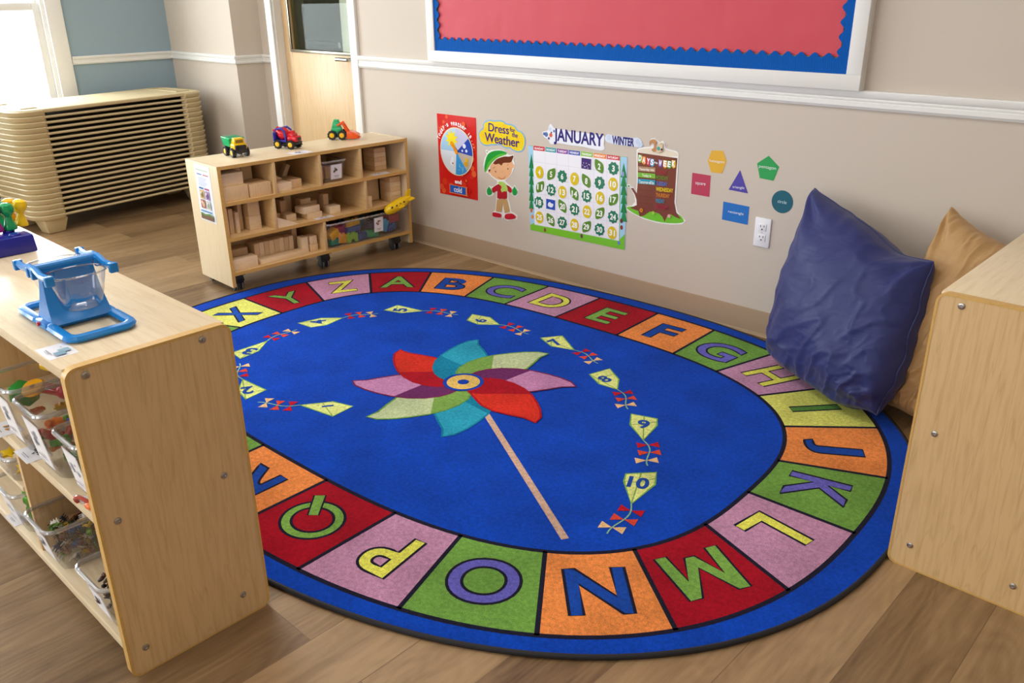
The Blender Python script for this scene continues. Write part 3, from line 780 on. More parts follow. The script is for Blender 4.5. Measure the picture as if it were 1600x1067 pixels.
tag(o, 'yellow cloud shaped sign reading Dress for the Weather in purple letters', 'sign', 'classroom wall displays')

# --- the cutout boy
P = [c(*q) for q in [(118, 345), (132, 338), (148, 352), (180, 340), (250, 336), (300, 345), (328, 375), (360, 392), (395, 385), (402, 410), (392, 440), (405, 475), (405, 500), (395, 530), (380, 570), (350, 610), (310, 640), (330, 668), (380, 705), (395, 700), (402, 682), (415, 700), (440, 735), (440, 780), (415, 800), (385, 785), (372, 770), (345, 752), (342, 820), (358, 870), (372, 945), (405, 960), (432, 985), (430, 1020), (400, 1030), (330, 1035), (308, 1020), (296, 985), (290, 1010), (240, 1012), (195, 1000), (182, 975), (185, 955), (215, 930), (225, 830), (228, 750), (205, 765), (188, 790), (150, 795), (125, 775), (125, 735), (140, 705), (152, 688), (170, 700), (200, 695), (235, 668), (228, 640), (180, 605), (150, 570), (125, 562), (105, 545), (98, 480), (110, 420), (130, 385)]]
A = Art('gloss', .00015)
def pl(q, col, n=3, f=None): A.poly(smooth_poly([(f or c)(*t) for t in q], n), col)
pl([(150, 540), (165, 520), (165, 500), (200, 460), (290, 440), (370, 440), (390, 480), (400, 485), (396, 515), (382, 520), (370, 570), (330, 620), (280, 635), (230, 625), (180, 590), (165, 570), (148, 565)], '#EDB486')
pl([(195, 470), (230, 430), (300, 405), (350, 405), (392, 395), (385, 430), (365, 462), (320, 465), (290, 470), (275, 492), (250, 475), (220, 482)], '#6E3420')
pl([(112, 555), (108, 500), (125, 420), (150, 375), (200, 350), (270, 346), (318, 362), (325, 382), (290, 395), (240, 415), (190, 455), (150, 510), (130, 548)], '#22A03C')
pl([(130, 500), (150, 460), (185, 425), (250, 385), (320, 372), (324, 384), (290, 396), (240, 416), (190, 456), (150, 510), (130, 548), (116, 552)], '#5CBC3C')
A.poly(ngon(c(135, 358), .004, 10), '#22A03C')
pl([(150, 535), (168, 530), (162, 552), (150, 552)], '#5A2C1C')
for q in ((219, 552), (340, 525)): A.poly(ngon(c(*q), .0035, 10), '#30201C')
A.ribbon([c(242, 605), c(270, 622), c(300, 618), c(316, 600)], .002, '#A0401C', False)
A.ribbon([c(290, 545), c(284, 562), c(292, 568)], .0015, '#C87E50', False); A.ribbon([c(195, 520), c(215, 505)], .0018, '#7A4020', False); A.ribbon([c(335, 490), c(345, 480)], .0018, '#7A4020', False)
pl([(185, 715), (238, 678), (262, 676), (320, 678), (375, 715), (375, 760), (350, 752), (330, 735), (332, 815), (285, 820), (236, 812), (238, 742), (205, 760), (192, 752)], '#B41C2C', 2)
pl([(236, 822), (285, 824), (332, 822), (345, 870), (362, 945), (310, 960), (292, 860), (280, 950), (222, 942), (230, 870)], '#C9A06A', 1)
pl([(250, 652), (292, 652), (330, 690), (338, 742), (300, 745), (285, 755), (272, 730), (280, 700), (250, 672)], '#B4D468')
for q in ((295, 700), (310, 720), (292, 725), (270, 665), (320, 735)): A.poly(ngon(c(*q), .002, 8), '#4E8C30')
pl([(135, 735), (148, 710), (155, 695), (165, 712), (182, 735), (185, 765), (165, 782), (142, 775)], '#1FA046'); pl([(385, 735), (398, 712), (406, 695), (414, 712), (430, 735), (430, 765), (412, 785), (390, 775)], '#1FA046')
pl([(190, 965), (200, 950), (250, 958), (275, 968), (278, 990), (270, 1002), (200, 992)], '#C81C30'); pl([(312, 985), (325, 968), (380, 962), (415, 985), (418, 1005), (380, 1018), (320, 1015)], '#C81C30')
o = A.build('paper_boy_cutout', WM(), None, P, basecol='#F4F4F0')
tag(o, 'paper cutout of a boy in green beret, mittens and red jacket, below the cloud sign', 'cutout', 'classroom wall displays')

# --- calendar
c = crop(820, 180, 4.85)
A = Art('gloss', .00004)
base = [c(32, 228), c(775, 316), c(757, 1020), c(45, 868)]
pl([(28, 228), (64, 236), (72, 700), (80, 870), (42, 866)], '#A8D4F0', 1); pl([(728, 312), (778, 318), (760, 1018), (720, 1000)], '#A8D4F0', 1)
for (x, ya, yb, w_) in ((52, 330, 700, 18), (752, 400, 800, 24)):
    for k in range(6):
        t = ya + (yb - ya) * k / 6; A.poly([c(x, t - 40), c(x - w_, t + 70), c(x + w_, t + 75)], '#1F8A4C' if k % 2 else '#187A44')
A.poly([c(42, 830), c(75, 815), c(400, 885), c(715, 945), c(760, 900), c(757, 1020), c(45, 868)], '#7CC832')
for q, cl in (((52, 720), '#D0702C'), ((60, 770), '#E89040'), ((735, 800), '#6A3A28'), ((735, 850), '#8A3A34'), ((155, 868), '#8A5A3C'), ((433, 915), '#6A4A50'), ((715, 965), '#6C8CC0'), ((745, 445), '#8CA0D0')): A.poly(ngon(c(*q), .008, 10, ry=.011), cl)
A.poly([c(66, 232), c(724, 312), c(716, 952), c(76, 826)], '#F4F3FA')
hx = [66, 156, 243, 332, 424, 522, 622, 724]
def ytop(x): return 232 + (x - 66) * 80 / 658
days = 'SUNDAY MONDAY TUESDAY WEDNESDAY THURSDAY FRIDAY SATURDAY'.split(); hc_ = ['#D02038', '#28A0A8', '#8A2C9C', '#2C50B4', '#8CC43C', '#F08424', '#D02038']
for i in range(7):
    a, b = hx[i] + 2, hx[i + 1] - 2
    q = [c(a, ytop(a) - 2), c(b, ytop(b) - 2), c(b, ytop(b) + 31), c(a, ytop(a) + 31)]; A.poly(q, hc_[i])
    l_ = Vector(c(a + 8, ytop(a + 8) + 15)); r_ = Vector(c(b - 8, ytop(b - 8) + 15)); d = r_ - l_
    A.text(days[i], tuple((l_ + r_) / 2), .010, '#FFFFFF', math.atan2(d.y, d.x), width=d.length, bold=.03)
for r in range(1, 6):
    A.ribbon([c(68, 232 + r * 119 + 30 - 30), c(720, 312 + r * 126)], .0012, '#D8D6E6', False)
for i in range(1, 7): A.ribbon([c(hx[i] + 2, ytop(hx[i]) + 32), c(hx[i] + 4, ytop(hx[i]) + 600)], .0012, '#D8D6E6', False)
o = A.build('wall_calendar', WM(), None, base, basecol='#7CC832')
tag(o, 'January pocket calendar with coloured weekday headings and a woodland border', 'calendar', 'classroom wall displays')
cards = {1: (470, 367), 2: (568, 388), 3: (675, 403), 4: (115, 432), 5: (203, 447), 6: (287, 463), 7: (380, 482), 8: (470, 498), 9: (570, 512), 10: (672, 522), 11: (118, 543), 12: (203, 565), 13: (288, 582), 14: (380, 595), 15: (472, 612), 16: (573, 627), 17: (673, 640), 18: (110, 660), 19: (200, 675), 20: (290, 690), 21: (380, 712), 22: (475, 730), 23: (570, 743), 24: (672, 770), 25: (115, 773), 26: (200, 793), 27: (287, 812), 28: (380, 830), 29: (470, 845), 30: (570, 865), 31: (665, 890)}
for nmb, q in cards.items():
    x, z = c(*q); A = Art('gloss', .00012); r = .0265
    if nmb in (1, 19):
        B = [(-.028, -.024), (.028, -.024), (.028, .024), (-.028, .024)]; col = '#3E2474' if nmb == 1 else '#2450B8'
        desc = 'purple card with pale marks in the first Thursday pocket of the calendar' if nmb == 1 else 'blue card with a white shape between dates 18 and 20 on the calendar'
        nm = 'calendar_card'
        A.poly(B, col)
        if nmb == 1:
            for k in range(9): A.poly(ngon((-.02 + k * .005, -.008 + .011 * math.sin(k * 1.9)), .0022, 8), '#D8CCF0')
        else:
            A.poly(smooth_poly([(-.017, -.008), (-.014, .006), (-.004, .011), (.004, .006), (.017, .004), (.012, -.01), (0, -.014)], 3), '#F0F4FA')
        BL = [(a * 1.08, b * 1.08) for a, b in B]
    else:
        k3 = nmb % 3; nm = 'date_card'
        if k3 == 1: B = smooth_poly([(r * (1 + (.14 if (i in (2,)) else 0)) * math.cos(a) * .95, r * 1.12 * math.sin(a)) for i, a in enumerate([2 * PI * j / 9 for j in range(9)])], 3); col = '#E0C41C'; nmcol = 'yellow rounded'
        elif k3 == 2: B = smooth_poly([(-.024, .030), (-.004, .026), (.016, .016), (.024, -.004), (.020, -.028), (.0, -.024), (-.018, -.014), (-.026, .006)], 3); col = '#5C8C2C'; nmcol = 'olive green leaf'
        else:
            B = []
            for i in range(18):
                a = 2 * PI * i / 18 + .2; rr_ = r * (1.16 if i % 2 else .96); B.append((rr_ * math.cos(a), rr_ * math.sin(a)))
            col = '#287C5C'; nmcol = 'dark green spiky leaf'
        if nmb in (5, 11, 17, 23, 29): B = [(-a, b) for a, b in B]
        BL = B; desc = '%s calendar card with white number %d' % (nmcol, nmb)
    if nmb not in (1, 19):
        A.text(str(nmb), (0, 0), .028, '#F8FAF4', -.02, width=(.015 if nmb < 10 else .033) * (.5 if nmb == 1 else 1), bold=.035)
    o = A.build(nm, WM(.0008 + .0024 + .0008) @ Matrix.Identity(4), None, BL, th=.0006, basecol=col if nmb not in (1, 19) else '#F2F2F2')
    o.location = (x, 0, z); tag(o, desc, 'calendar card', 'date cards on the January calendar')
# --- JANUARY and WINTER cutouts
A = Art('gloss', .00015)
P = smooth_poly([c(*q) for q in [(135, 130), (155, 120), (178, 112), (185, 80), (200, 65), (215, 85), (235, 100), (300, 110), (350, 125), (420, 130), (500, 140), (560, 148), (600, 155), (605, 180), (600, 220), (608, 250), (590, 265), (540, 262), (440, 238), (350, 228), (260, 212), (215, 218), (195, 215), (175, 180), (150, 165)]], 3)
NAVY = '#2A2478'
l_ = Vector(c(222, 158)); r_ = Vector(c(600, 205)); d = r_ - l_
A.text('JANUARY', tuple((l_ + r_) / 2), .074, NAVY, math.atan2(d.y, d.x), width=d.length, bold=.03)
for q, rr_, cl in (((200, 150), .010, '#E06A44'), ((165, 145), .011, '#5C78B0'), ((195, 105), .009, '#D8E0F0'), ((150, 140), .007, '#4868A4'), ((185, 175), .006, '#3C4C84'), ((225, 120), .006, '#6C88BC'), ((205, 130), .004, '#30406C')): A.poly(ngon(c(*q), rr_, 12), cl)
o = A.build('month_sign', WM(.0021), None, P, basecol='#EEF0F8'); tag(o, 'cutout month sign reading JANUARY in navy letters with a small bluebird', 'sign', 'classroom wall displays')
A = Art('gloss', .00015)
P = smooth_poly([c(*q) for q in [(608, 175), (615, 158), (635, 142), (665, 152), (700, 160), (760, 165), (830, 170), (855, 168), (880, 185), (890, 210), (900, 225), (885, 240), (850, 240), (780, 232), (700, 222), (650, 212), (622, 200)]], 3)
for q in ((640, 170), (860, 200), (875, 225)): A.poly(ngon(c(*q), .012, 12), '#C8D8F0')
l_ = Vector(c(664, 185)); r_ = Vector(c(832, 207)); d = r_ - l_
A.text('WINTER', tuple((l_ + r_) / 2), .036, NAVY, math.atan2(d.y, d.x), width=d.length, bold=.04)
o = A.build('season_sign', WM(.0021), None, P, basecol='#DCE4F4'); tag(o, 'small pale cloud sign reading WINTER beside the month sign', 'sign', 'classroom wall displays')
# --- Days of the Week tree trunk
A = Art('gloss', .00015)
P = [c(*q) for q in [(848, 262), (870, 248), (920, 240), (955, 238), (948, 200), (958, 178), (985, 172), (1010, 190), (1025, 205), (1045, 192), (1062, 210), (1068, 250), (1110, 262), (1150, 272), (1168, 290), (1160, 420), (1152, 560), (1146, 660), (1160, 730), (1200, 775), (1222, 800), (1195, 826), (1110, 828), (1000, 815), (900, 785), (820, 745), (772, 715), (770, 690), (812, 684), (838, 655), (832, 610), (815, 575), (800, 550), (775, 545), (770, 525), (795, 522), (825, 545), (845, 580), (850, 500), (848, 350)]]
BR = '#7C4030'
pl([(772, 700), (812, 690), (860, 700), (1000, 740), (1150, 740), (1205, 792), (1190, 815), (1100, 818), (1000, 805), (900, 776), (820, 738)], '#74C42C', 2)
A.poly([c(*q) for q in [(858, 282), (1158, 325), (1150, 420), (1142, 560), (1136, 660), (1150, 735), (1185, 788), (1140, 770), (1105, 748), (1082, 760), (1062, 808), (1045, 770), (1020, 745), (990, 735), (950, 730), (905, 760), (872, 768), (862, 725), (800, 702), (850, 680), (848, 640), (835, 600), (805, 552), (825, 552), (850, 590), (858, 500)]], BR)
pl([(856, 272), (900, 252), (980, 250), (1080, 262), (1158, 288), (1155, 310), (1080, 312), (980, 298), (900, 285)], '#E9DDC8', 2)
A.ribbon([c(866, 300), c(960, 345), c(1060, 350), c(1150, 330)], .0016, '#3A2018', False)
bun = [('D', 876, 325, '#7CB83C'), ('A', 905, 338, '#F09030'), ('Y', 938, 348, '#C82C4C'), ('S', 968, 355, '#4A9CD0'), ('W', 1030, 362, '#7C3C98'), ('E', 1066, 366, '#F0A828'), ('E', 1098, 370, '#58A84C'), ('K', 1132, 366, '#E8C02C')]
for ch_, x, y, cl in bun:
    A.poly([c(x - 15, y - 28), c(x + 15, y - 24), c(x + 15, y + 26), c(x, y + 36), c(x - 15, y + 22)], cl); A.text(ch_, c(x, y), .025, '#FFFFFF', -.08, width=.015, bold=.04)
A.text('of the', c(998, 358), .009, '#FFFFFF', -.1, width=.018, bold=.02)
for (y, cl, t) in ((408, '#B08A6C', 'Yesterday was'), (455, '#7CBC3C', 'Today is'), (503, '#2A9CB8', 'Tomorrow will be')):
    A.poly([c(862, y - 24), c(994, y - 12), c(994, y + 24), c(862, y + 12)], cl); l_ = Vector(c(872, y)); r_ = Vector(c(984, y + 8)); d = r_ - l_
    if t == 'Today is': l_ = l_ + d * .2; r_ = r_ - d * .2; d = r_ - l_
    A.text(t, tuple((l_ + r_) / 2), .014, '#F4F0E4', math.atan2(d.y, d.x), width=d.length, bold=.02)
for i, (t, cl, w_) in enumerate((('SUNDAY', '#A83040', 85), ('MONDAY', '#6C8C34', 92), ('TUESDAY', '#5878C0', 88), ('WEDNESDAY', '#E8C820', 130), ('THURSDAY', '#D88028', 105), ('FRIDAY', '#3890B0', 65), ('SATURDAY', '#B02C48', 90))):
    y = 425 + i * 44; l_ = Vector(c(1000, y)); r_ = Vector(c(1000 + w_, y + w_ * .1)); d = r_ - l_
    A.text(t, tuple((l_ + r_) / 2), .017, cl, math.atan2(d.y, d.x), width=d.length, bold=.03)
for y in (560, 610, 660): A.ribbon([c(870, y), c(975, y + 12)], .0014, '#673226', False)
fl = []
for i in range(14): a = 2 * PI * i / 14; r = .011 if i % 2 else .006; p = c(890, 718); fl.append((p[0] + r * math.cos(a), p[1] + r * math.sin(a)))
A.poly(fl, '#F0A41C'); A.poly(ngon(c(890, 718), .004, 10), '#8C4A1C')
A.poly(ngon(c(1100, 762), .008, 10), '#E8A0B0'); A.poly(ngon(c(795, 535), .006, 8, ry=.004), '#58A03C'); A.poly(ngon(c(980, 738), .008, 10), '#9CCC40')
pl([(958, 230), (952, 205), (965, 185), (990, 182), (1005, 205), (1000, 235), (1010, 262), (985, 275), (968, 260), (985, 245), (985, 215), (970, 208)], '#C08A5C', 3)
pl([(1010, 240), (1020, 220), (1030, 210), (1048, 205), (1056, 225), (1050, 245), (1055, 265), (1030, 278), (1005, 280)], '#E0C8A4', 3)
A.poly(ngon(c(1022, 250), .008, 10), '#38A4A4'); A.poly(ngon(c(1046, 258), .005, 10), '#5C3020'); A.poly(ngon(c(1044, 216), .0015, 6), '#201818')
o = A.build('week_sign', WM(), None, P, basecol='#F2F1EE'); tag(o, 'tree trunk shaped chart reading DAYS of the WEEK with a squirrel on top', 'sign', 'classroom wall displays')
# --- the six paper shapes
c = crop(1060, 220, 5.93)
shapes = [('hexagon', [(310, 88), (415, 92), (447, 190), (405, 302), (305, 292), (272, 185)], '#E0AC28', (290, 185), (425, 200), 'yellow paper hexagon on the wall above the square'),
          ('square', [(130, 295), (300, 322), (288, 520), (118, 490)], '#B83250', (158, 395), (252, 408), 'crimson paper square on the wall right of the trunk chart'),
          ('triangle', [(573, 272), (645, 487), (466, 452)], '#4A3CA0', (502, 428), (612, 440), 'violet paper triangle on the wall between hexagon and pentagon'),
          ('pentagon', [(838, 138), (934, 242), (882, 370), (755, 345), (730, 208)], '#1C9C4C', (748, 240), (905, 262), 'green paper pentagon on the wall, highest on the right'),
          ('rectangle', [(418, 562), (658, 610), (642, 778), (404, 728)], '#0A6CC0', (462, 655), (605, 682), 'blue paper rectangle on the wall left of the outlet'),
          ]
for t, q, cl, l0, r0, desc in shapes:
    A = Art('paper', .00012); P = [c(*z) for z in q]; l_ = Vector(c(*l0)); r_ = Vector(c(*r0)); d = r_ - l_
    A.text(t, tuple((l_ + r_) / 2), .013, '#E8ECEC', math.atan2(d.y, d.x), width=d.length, bold=.0)
    tag(A.build('paper_' + t, WM(.001), None, P, basecol=cl), desc, 'paper shape', 'labelled paper shapes on the wall')
A = Art('paper', .00012); cc_ = (-1.4495, .5585)
A.text('circle', cc_, .012, '#CFE4E6', -.02, width=.036, bold=.0)
tag(A.build('paper_circle', WM(.001), None, ngon(cc_, .0435, 40), basecol='#005A6C'), 'dark teal paper circle on the wall above the outlet', 'paper shape', 'labelled paper shapes on the wall')

# --- outlet
ol = empty('wall_outlet', (-1.1488 * 1.32, WY, .3235 * 1.32), 0, 'white double electrical outlet with ribbed plate, low on the poster wall', 'outlet')
PW = mat('#ECECF0', 'plastic')
m = MB(); m.box((-.034, -.006, -.058), (.034, .0, .058), PW, .003); m.build('cover_plate', ol)
for z in (-.021, .021):
    m = MB(); m.box((-.017, -.0085, z - .0145), (.017, -.004, z + .0145), PW, .004); f = m.build('socket', ol)
    m = MB(); dk = mat('#3A3A3E', 'matte')
    m.box((-.0085, -.0092, z + .001), (-.0060, -.0084, z + .009), dk); m.box((.0060, -.0092, z + .002), (.0085, -.0084, z + .009), dk); m.box((-.003, -.0092, z - .010), (.003, -.0084, z - .005), dk, .001)
    m.build('slot', f)
m = MB(); m.lathe([(0, 0), (.003, 0), (.0025, .001), (0, .0012)], mat('#D0D0D4', 'metal'), 12, Matrix.Translation((0, -.006, 0)) @ Matrix.Rotation(PI / 2, 4, 'X')); m.build('screw', ol)

# ================================================================== COT STACK
cdir = Vector((-.155, .988, 0)).normalized(); cn = Vector((-cdir.y, cdir.x, 0)); cn = Vector((-cdir.y, cdir.x, 0))
if cn.x > 0: cn = -cn
CL, CW = 1.26, .475
corner = Vector((-5.315, 1.640, 0))
ctr = corner + cdir * (CL / 2) + cn * (CW / 2)
crz = math.atan2(cdir.y, cdir.x)
TAN = mat('#C6B48C', 'plastic'); TANT = mat('#D6C59C', 'fabric'); FEETZ, CH = .085, .0312
def rrect_end(sx):
    """footprint of one moulded cot end, rounded at the outer corners (local x along the cot)"""
    L, W = CL / 2, CW / 2; r = .10; P = []
    for cx0, cy0, a0 in ((L - r, W - r, 0), (L - r, -W + r, -90)):
        P.append([(cx0 + r * math.cos(math.radians(a0 + t)), cy0 + r * math.sin(math.radians(a0 + t))) for t in range(0, 91, 15)])
    e = L - .155
    pts = P[1][0:] ; out = [(x, y) for x, y in P[1]] + [(x, y) for x, y in P[0]]
    out = out + [(e, W), (e - .02, W - .02), (e, W - .03), (L - .06, W - .06), (L - .06, -W + .06), (e, -W + .03), (e - .02, -W + .02), (e, -W)]
    return [(x * sx, y) for x, y in out]
def make_cot(feet):
    r = empty('stacking_cot')
    for sx in (1, -1):
        P = rrect_end(sx); m = MB()
        b = bmesh.new()
        k = len(P); lv = [(0, .985), (.003, .991), (CH * .62, 1.0), (CH * .82, 1.003), (CH - .0012, .994)]
        vs = []; fs = []
        for z, s_ in lv: vs += [(x * s_, y * (1 + (s_ - 1) * 2), z) for x, y in P]
        for i in range(len(lv) - 1):
            for j in range(k): fs.append([i * k + j, i * k + (j + 1) % k, (i + 1) * k + (j + 1) % k, (i + 1) * k + j])
        tri = geometry.tessellate_polygon([[Vector((x, y, 0)) for x, y in P]])
        fs += [list(t) for t in tri] + [[(len(lv) - 1) * k + q for q in t] for t in tri]
        m.raw(vs, fs, TAN); b.free()
        m.build('end_frame', r, smooth=45)
        if feet:
            for sy in (1, -1):
                m = MB(); m.tap((-.05, -.045, -FEETZ), (.05, .045, 0), TAN, 1.5, 1.35, .008, Matrix.Translation((sx * (CL / 2 - .115), sy * (CW / 2 - .085), 0))); m.build('leg', r)
    for sy in (1, -1):
        m = MB(); m.tube([(-CL / 2 + .14, sy * (CW / 2 - .014), CH - .011), (CL / 2 - .14, sy * (CW / 2 - .014), CH - .011)], .0076, TAN, 10); m.build('side_rail', r)
    m = MB(); m.box((-CL / 2 + .075, -CW / 2 + .035, CH - .0105), (CL / 2 - .075, CW / 2 - .035, CH - .0085), mat('#6B5B48', 'fabric')); m.build('bed_fabric', r)  # fabric colour darkened to stand in for shade between stacked cots
    return r
NC = 20
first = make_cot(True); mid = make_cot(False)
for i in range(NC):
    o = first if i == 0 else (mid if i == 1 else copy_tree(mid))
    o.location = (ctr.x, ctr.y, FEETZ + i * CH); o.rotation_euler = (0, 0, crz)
    if i == 0: L_ = 'beige plastic stacking cot on tapered feet, lowest of the stack by the window'
    elif i == NC - 1: L_ = 'beige plastic stacking cot, topmost of the stack, its bed surface in view'
    else: L_ = 'beige plastic stacking cot in the middle of the stack, between top and bottom cots'
    tag(o, L_, 'cot', 'stacked cots under the window')
# the top cot's wider rim and recess lines
topc = o
m = MB(); 
P_ = []
for cx0, cy0, a0 in ((CL / 2 - .1, CW / 2 - .1, 0), (-CL / 2 + .1, CW / 2 - .1, 90), (-CL / 2 + .1, -CW / 2 + .1, 180), (CL / 2 - .1, -CW / 2 + .1, 270)):
    P_ += [(cx0 + .094 * math.cos(math.radians(a0 + t)), cy0 + .094 * math.sin(math.radians(a0 + t))) for t in range(0, 91, 15)]
m.prism(P_, CH - .008, CH + .004, TANT, None, .004); m.build('top_cover', topc)
for sx in (1, -1):
    m = MB(); x = sx * (CL / 2 - .12); m.tube([(x - .045, -CW / 2 + .08, CH + .005), (x + .045, -CW / 2 + .08, CH + .005), (x + .045, CW / 2 - .08, CH + .005), (x - .045, CW / 2 - .08, CH + .005)], .005, TAN, 8, True); m.build('rim_bead', topc)

# ================================================================== LEFT CABINET (toys) and RIGHT CABINET
def rprof(w_, h_, r, n=6):
    o = []
    for cx0, cy0, a0 in ((w_ - r, h_ - r, 0), (r, h_ - r, 90), (r, r, 180), (w_ - r, r, 270)):
        o += [(cx0 + r * math.cos(math.radians(a0 + 90 * t / n)), cy0 + r * math.sin(math.radians(a0 + 90 * t / n))) for t in range(n + 1)]
    return o
SCR = mat('#B8B4B0', 'metal')
def screw(parent, M):
    m = MB(); m.lathe([(0, 0), (.0075, 0), (.0072, .0014), (.0045, .0026), (.0030, .0026), (.0022, .0012), (0, .0012)], SCR, 16, M); return m.build('screw', parent)
# local frame: x to the left end, y = depth from the open front
def cabinet(name, loc, rz, W, D, Hh, label, shelves, dividers, back=True):
    """local x = 0 at the near end panel growing along the unit, y = 0 at the front growing backwards"""
    r = empty(name, loc, rz, label, 'cabinet', None)
    T = .018
    for x in (0, W - T):
        m = MB(); P = rprof(D, Hh, .022)
        Mx = Matrix(((0, 0, 1, x), (1, 0, 0, 0), (0, 1, 0, 0), (0, 0, 0, 1)))
        m.prism(P, 0, T, MAPLE_Z, Mx, .0); f = m.build('side_panel', r)
        m = MB(); Pi = grow(P, -.0035); Po = grow(P, .0008)
        # edge band: a thin raised strip round the panel's edge
        pts = Po; n = len(pts); vs = []; fs = []
        for px_, py_ in pts: vs += [(x - .0006, px_, py_), (x + T + .0006, px_, py_)]
        for pi_ in grow(P, -.005): vs += [(x - .0006, pi_[0], pi_[1]), (x + T + .0006, pi_[0], pi_[1])]
        for i in range(n):
            j = (i + 1) % n
            fs += [[2 * i, 2 * i + 1, 2 * j + 1, 2 * j], [2 * i, 2 * j, 2 * n + 2 * j, 2 * n + 2 * i], [2 * i + 1, 2 * n + 2 * i + 1, 2 * n + 2 * j + 1, 2 * j + 1]]
        m.raw(vs, fs, EDGE); m.build('edge_band', f)
    m = MB(); m.box((T, .004, Hh - .024), (W - T, D - .002, Hh - .001), MAPLE_X, .003); t_ = m.build('top', r)
    for z in shelves:
        m = MB(); m.box((T, .006, z - .012), (W - T, D - .006, z + .012), MAPLE_X, .002); m.build('shelf', r)
    for (x, za, zb) in dividers:
        m = MB(); m.box((x - .008, .01, za), (x + .008, D - .006, zb), MAPLE_Z, .001); m.build('divider', r)
    if back:
        m = MB(); m.box((T, D - .006, .05), (W - T, D, Hh - .024), wood('maple_back', '#C9A878', '#B08A58', 'X', .5, .2)); m.build('back_panel', r)
    for yy in (.038, D - .055):
        for z in (Hh - .018, .373, .062):
            screw(r, Matrix.Translation((-.0002, yy, z)) @ Matrix.Rotation(-PI / 2, 4, 'Y'))
    return r
# left: end panel at x=-1.52 facing +X, opening towards -Y; mirror with rz = 180 and the front at y=.452 ... built directly with x scaled
LX, LY = -1.520, .452
cl_ = empty('toy_cabinet', (LX, LY, 0), 0, 'maple toy cabinet with shelves of clear bins, left in front', 'cabinet')
def cab(r, sgn, W, D, Hh, shelves, dividers, screws):
    """sgn -1: unit runs towards -x from its end panel"""
    T = .018
    def X(v): return sgn * v
    def bx(m, a, c, mt, bev=0): m.box((min(X(a[0]), X(c[0])), a[1], a[2]), (max(X(a[0]), X(c[0])), c[1], c[2]), mt, bev)
    for x in (0, W - T):
        m = MB(); P = rprof(D, Hh, .022); xa = min(X(x), X(x + T))
        m.prism(P, 0, T, MAPLE_Z, Matrix(((0, 0, 1, xa), (1, 0, 0, 0), (0, 1, 0, 0), (0, 0, 0, 1)))); f = m.build('side_panel', r)
        Po, Pi = grow(P, .0010), grow(P, -.0045); n = len(P); vs = []; fs = []
        for p in Po: vs += [(xa - .0007, p[0], p[1]), (xa + T + .0007, p[0], p[1])]
        for p in Pi: vs += [(xa - .0007, p[0], p[1]), (xa + T + .0007, p[0], p[1])]
        for i in range(n):
            j = (i + 1) % n; fs += [[2 * i, 2 * i + 1, 2 * j + 1, 2 * j], [2 * i, 2 * j, 2 * n + 2 * j, 2 * n + 2 * i], [2 * i + 1, 2 * n + 2 * i + 1, 2 * n + 2 * j + 1, 2 * j + 1]]
        m = MB(); m.raw(vs, fs, EDGE); m.build('edge_band', f)
    m = MB(); bx(m, (T, .003, Hh - .026), (W - T, D - .002, Hh - .002), MAPLE_X, .003); m.build('top', r)
    for z in shelves: m = MB(); bx(m, (T, .006, z - .012), (W - T, D - .006, z + .012), MAPLE_X, .002); m.build('shelf', r)
    for (x, za, zb) in dividers: m = MB(); bx(m, (x - .008, .012, za), (x + .008, D - .008, zb), MAPLE_Z, .001); m.build('divider', r)
    m = MB(); bx(m, (T, D - .006, .05), (W - T, D, Hh - .026), wood('maple_back', '#C9A878', '#B08A58', 'X', .5, .2)); m.build('back_panel', r)
    for yy, z in screws: screw(r, Matrix.Translation((X(-.0004), yy, z)) @ Matrix.Rotation(PI / 2 if sgn < 0 else -PI / 2, 4, 'Y'))
cab(cl_, -1, 1.22, .324, .702, [.373, .062], [(.495, .074, .361), (.80, .385, .676)], [(a, b) for a in (.036, .262) for b in (.684, .373, .062)])
# right: end panel facing -Y at y=1.905, unit runs towards +Y, back towards the pillows
cr_ = empty('storage_cabinet', (-.534, 1.905, 0), PI / 2, 'maple storage cabinet seen end on, at the right edge beside the pillows', 'cabinet')
# local x -> world +Y, local y -> world -X ; so shift: depth runs from x=-.534+D to -.534
cr_.location = (-.530 + .36, 1.905, 0)
cab(cr_, 1, .72, .36, .703, [.373, .062], [(.36, .385, .676)], [(.36 - .052, .682), (.36 - .050, .372), (.36 - .046, .065), (.36 - .272, .065), (.36 - .272, .682)])

